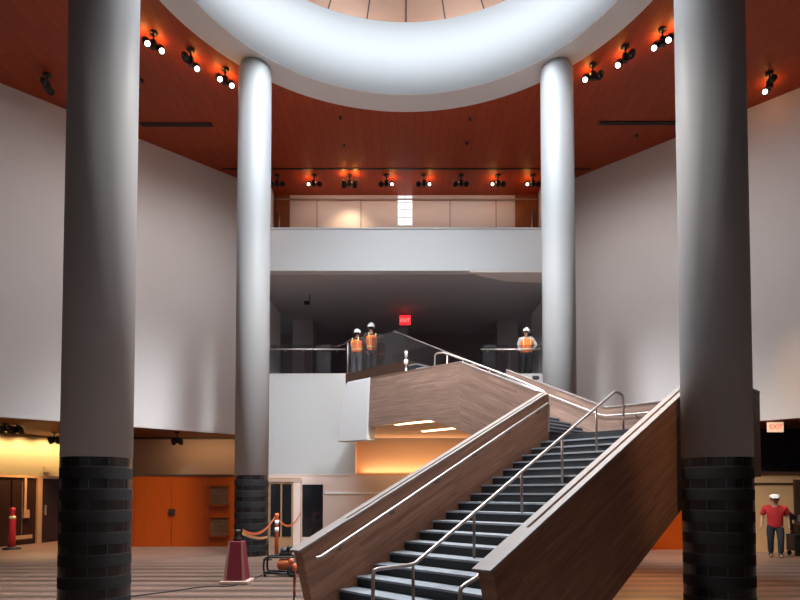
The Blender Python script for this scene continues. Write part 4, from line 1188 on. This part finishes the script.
# added unseen spots that brighten the workers on the second floor
spotl('worker_fill', (0.9, 5.6, ZC - 0.7), (-1.45, 20.5, 6.6), 5600, (1.0, 0.97, 0.94), 13, 1.0, 0.2)
spotl('worker_fill', (-0.9, 5.6, ZC - 0.7), (4.2, 20.75, 6.6), 6000, (1.0, 0.97, 0.94), 10, 1.0, 0.2)
# warm lamps
WARM = (1.0, 0.64, 0.33)
wd = (P1 - P0).normalized(); wn = Vector((wd.y, -wd.x, 0))
for k in range(5):
    q = P0 + wd * (-1.0 + k * 0.85) + wn * 0.55
    spotl('wall_grazer', (q.x, q.y, ZS - 0.12), (q.x - wn.x * 0.55, q.y - wn.y * 0.55, 3.1), 75, (1.0, 0.74, 0.40), 130, 1.0, 0.05)
spotl('downlight_left', (-12.3, 20.6, ZS - 0.1), (-12.4, 19.9, 0), 1000, (1.0, 0.56, 0.22), 100)
spotl('downlight_orange', (-6.6, 15.6, ZC - 0.7), (-7.9, 18.5, 0.0), 3000, (1.0, 0.64, 0.34), 22, 0.8)
area('alcove_lamp', (-8.0, 23.6, ZS - 0.1), (-8, 24.8, 1.5), 3.0, 0.2, 26, WARM)
area('soffit_lamp_a', S(6.56, 4.1, 3.6), S(6.56, 4.1, 0), 1.3, 0.15, 26, WARM)
area('soffit_lamp_b', S(8.33, 4.8, 3.6), S(8.6, 5.2, 0), 1.3, 0.15, 34, WARM)
area('understair_wash', (0.4, 19.0, 2.6), (0.4, 20.8, 3.2), 3.2, 0.2, 8, WARM)
spotl('downlight_right', (6.6, 15.2, ZC - 0.7), (7.9, 17.2, 0.0), 6500, (1.0, 0.52, 0.20), 22, 0.8)
spotl('downlight_right_far', (10.9, 17.0, ZC - 0.7), (11.6, 17.6, 0.6), 3600, (1.0, 0.62, 0.30), 24, 0.8)
area('landing_fill', S(7.7, -1.6, 2.29), S(7.2, -2.2, 0), 1.2, 0.12, 120, (1.0, 0.52, 0.2))  # light of the added lamp below the landing
spotl('stair_spot', (3.4, 3.0, ZC - 0.7), (3.75, 8.75, 3.1), 3200, (1.0, 0.66, 0.40), 15, 1.0, 0.2)
area('recess_fill', (0.6, YB + 0.46, ZL + 0.03), (0.6, YB + 0.2, 3.6), 4.2, 0.12, 38, WARM)  # added upward fill hidden in the recess, brightens the soffit
px = UY(350, 205, Y3).x
spotl('gallery_spot', (px, Y3 - 1.1, ZC - 0.45), (px, Y3, 12.6), 90, (1.0, 0.72, 0.45), 100, 0.9)

area('gallery_fill', (0, Y3 - 1.2, ZC - 0.06), (0, Y3 - 0.5, 11.5), 8.5, 0.12, 42, (1.0, 0.86, 0.76))  # added fill for the gallery wall, no strip fixture there
for k in range(12):
    t = 2 * PI * (k + 0.5) / 12
    lc = (OC[0] + 9.2 * math.cos(t), OC[1] + 9.2 * math.sin(t), ZR + 0.08)
    area('lantern_fill', lc, (OC[0] + 7.2 * math.cos(t), OC[1] + 7.2 * math.sin(t), 18), 1.8, 1.8, 120, (1.0, 0.95, 0.92))  # added unseen uplights that brighten the lantern ceiling

# ------------------------------------------------------------------ camera and view
cam = bpy.data.cameras.new('camera'); co = bpy.data.objects.new('camera', cam); COL.objects.link(co)
cam.sensor_width = 36.0; cam.lens = 36.0 * F_PX / 800.0
cam.shift_x = -(CX - 400.0) / 800.0
cam.shift_y = (CY - 300.0) / 800.0
cam.clip_end = 200
co.location = (0, 0, EYE); co.rotation_euler = (PI / 2 + PITCH, 0, 0)
scene.camera = co
vs_ = scene.view_settings
vs_.view_transform = 'Standard'; vs_.look = 'None'; vs_.exposure = 0.15; vs_.gamma = 1.0
vs_.use_curve_mapping = False
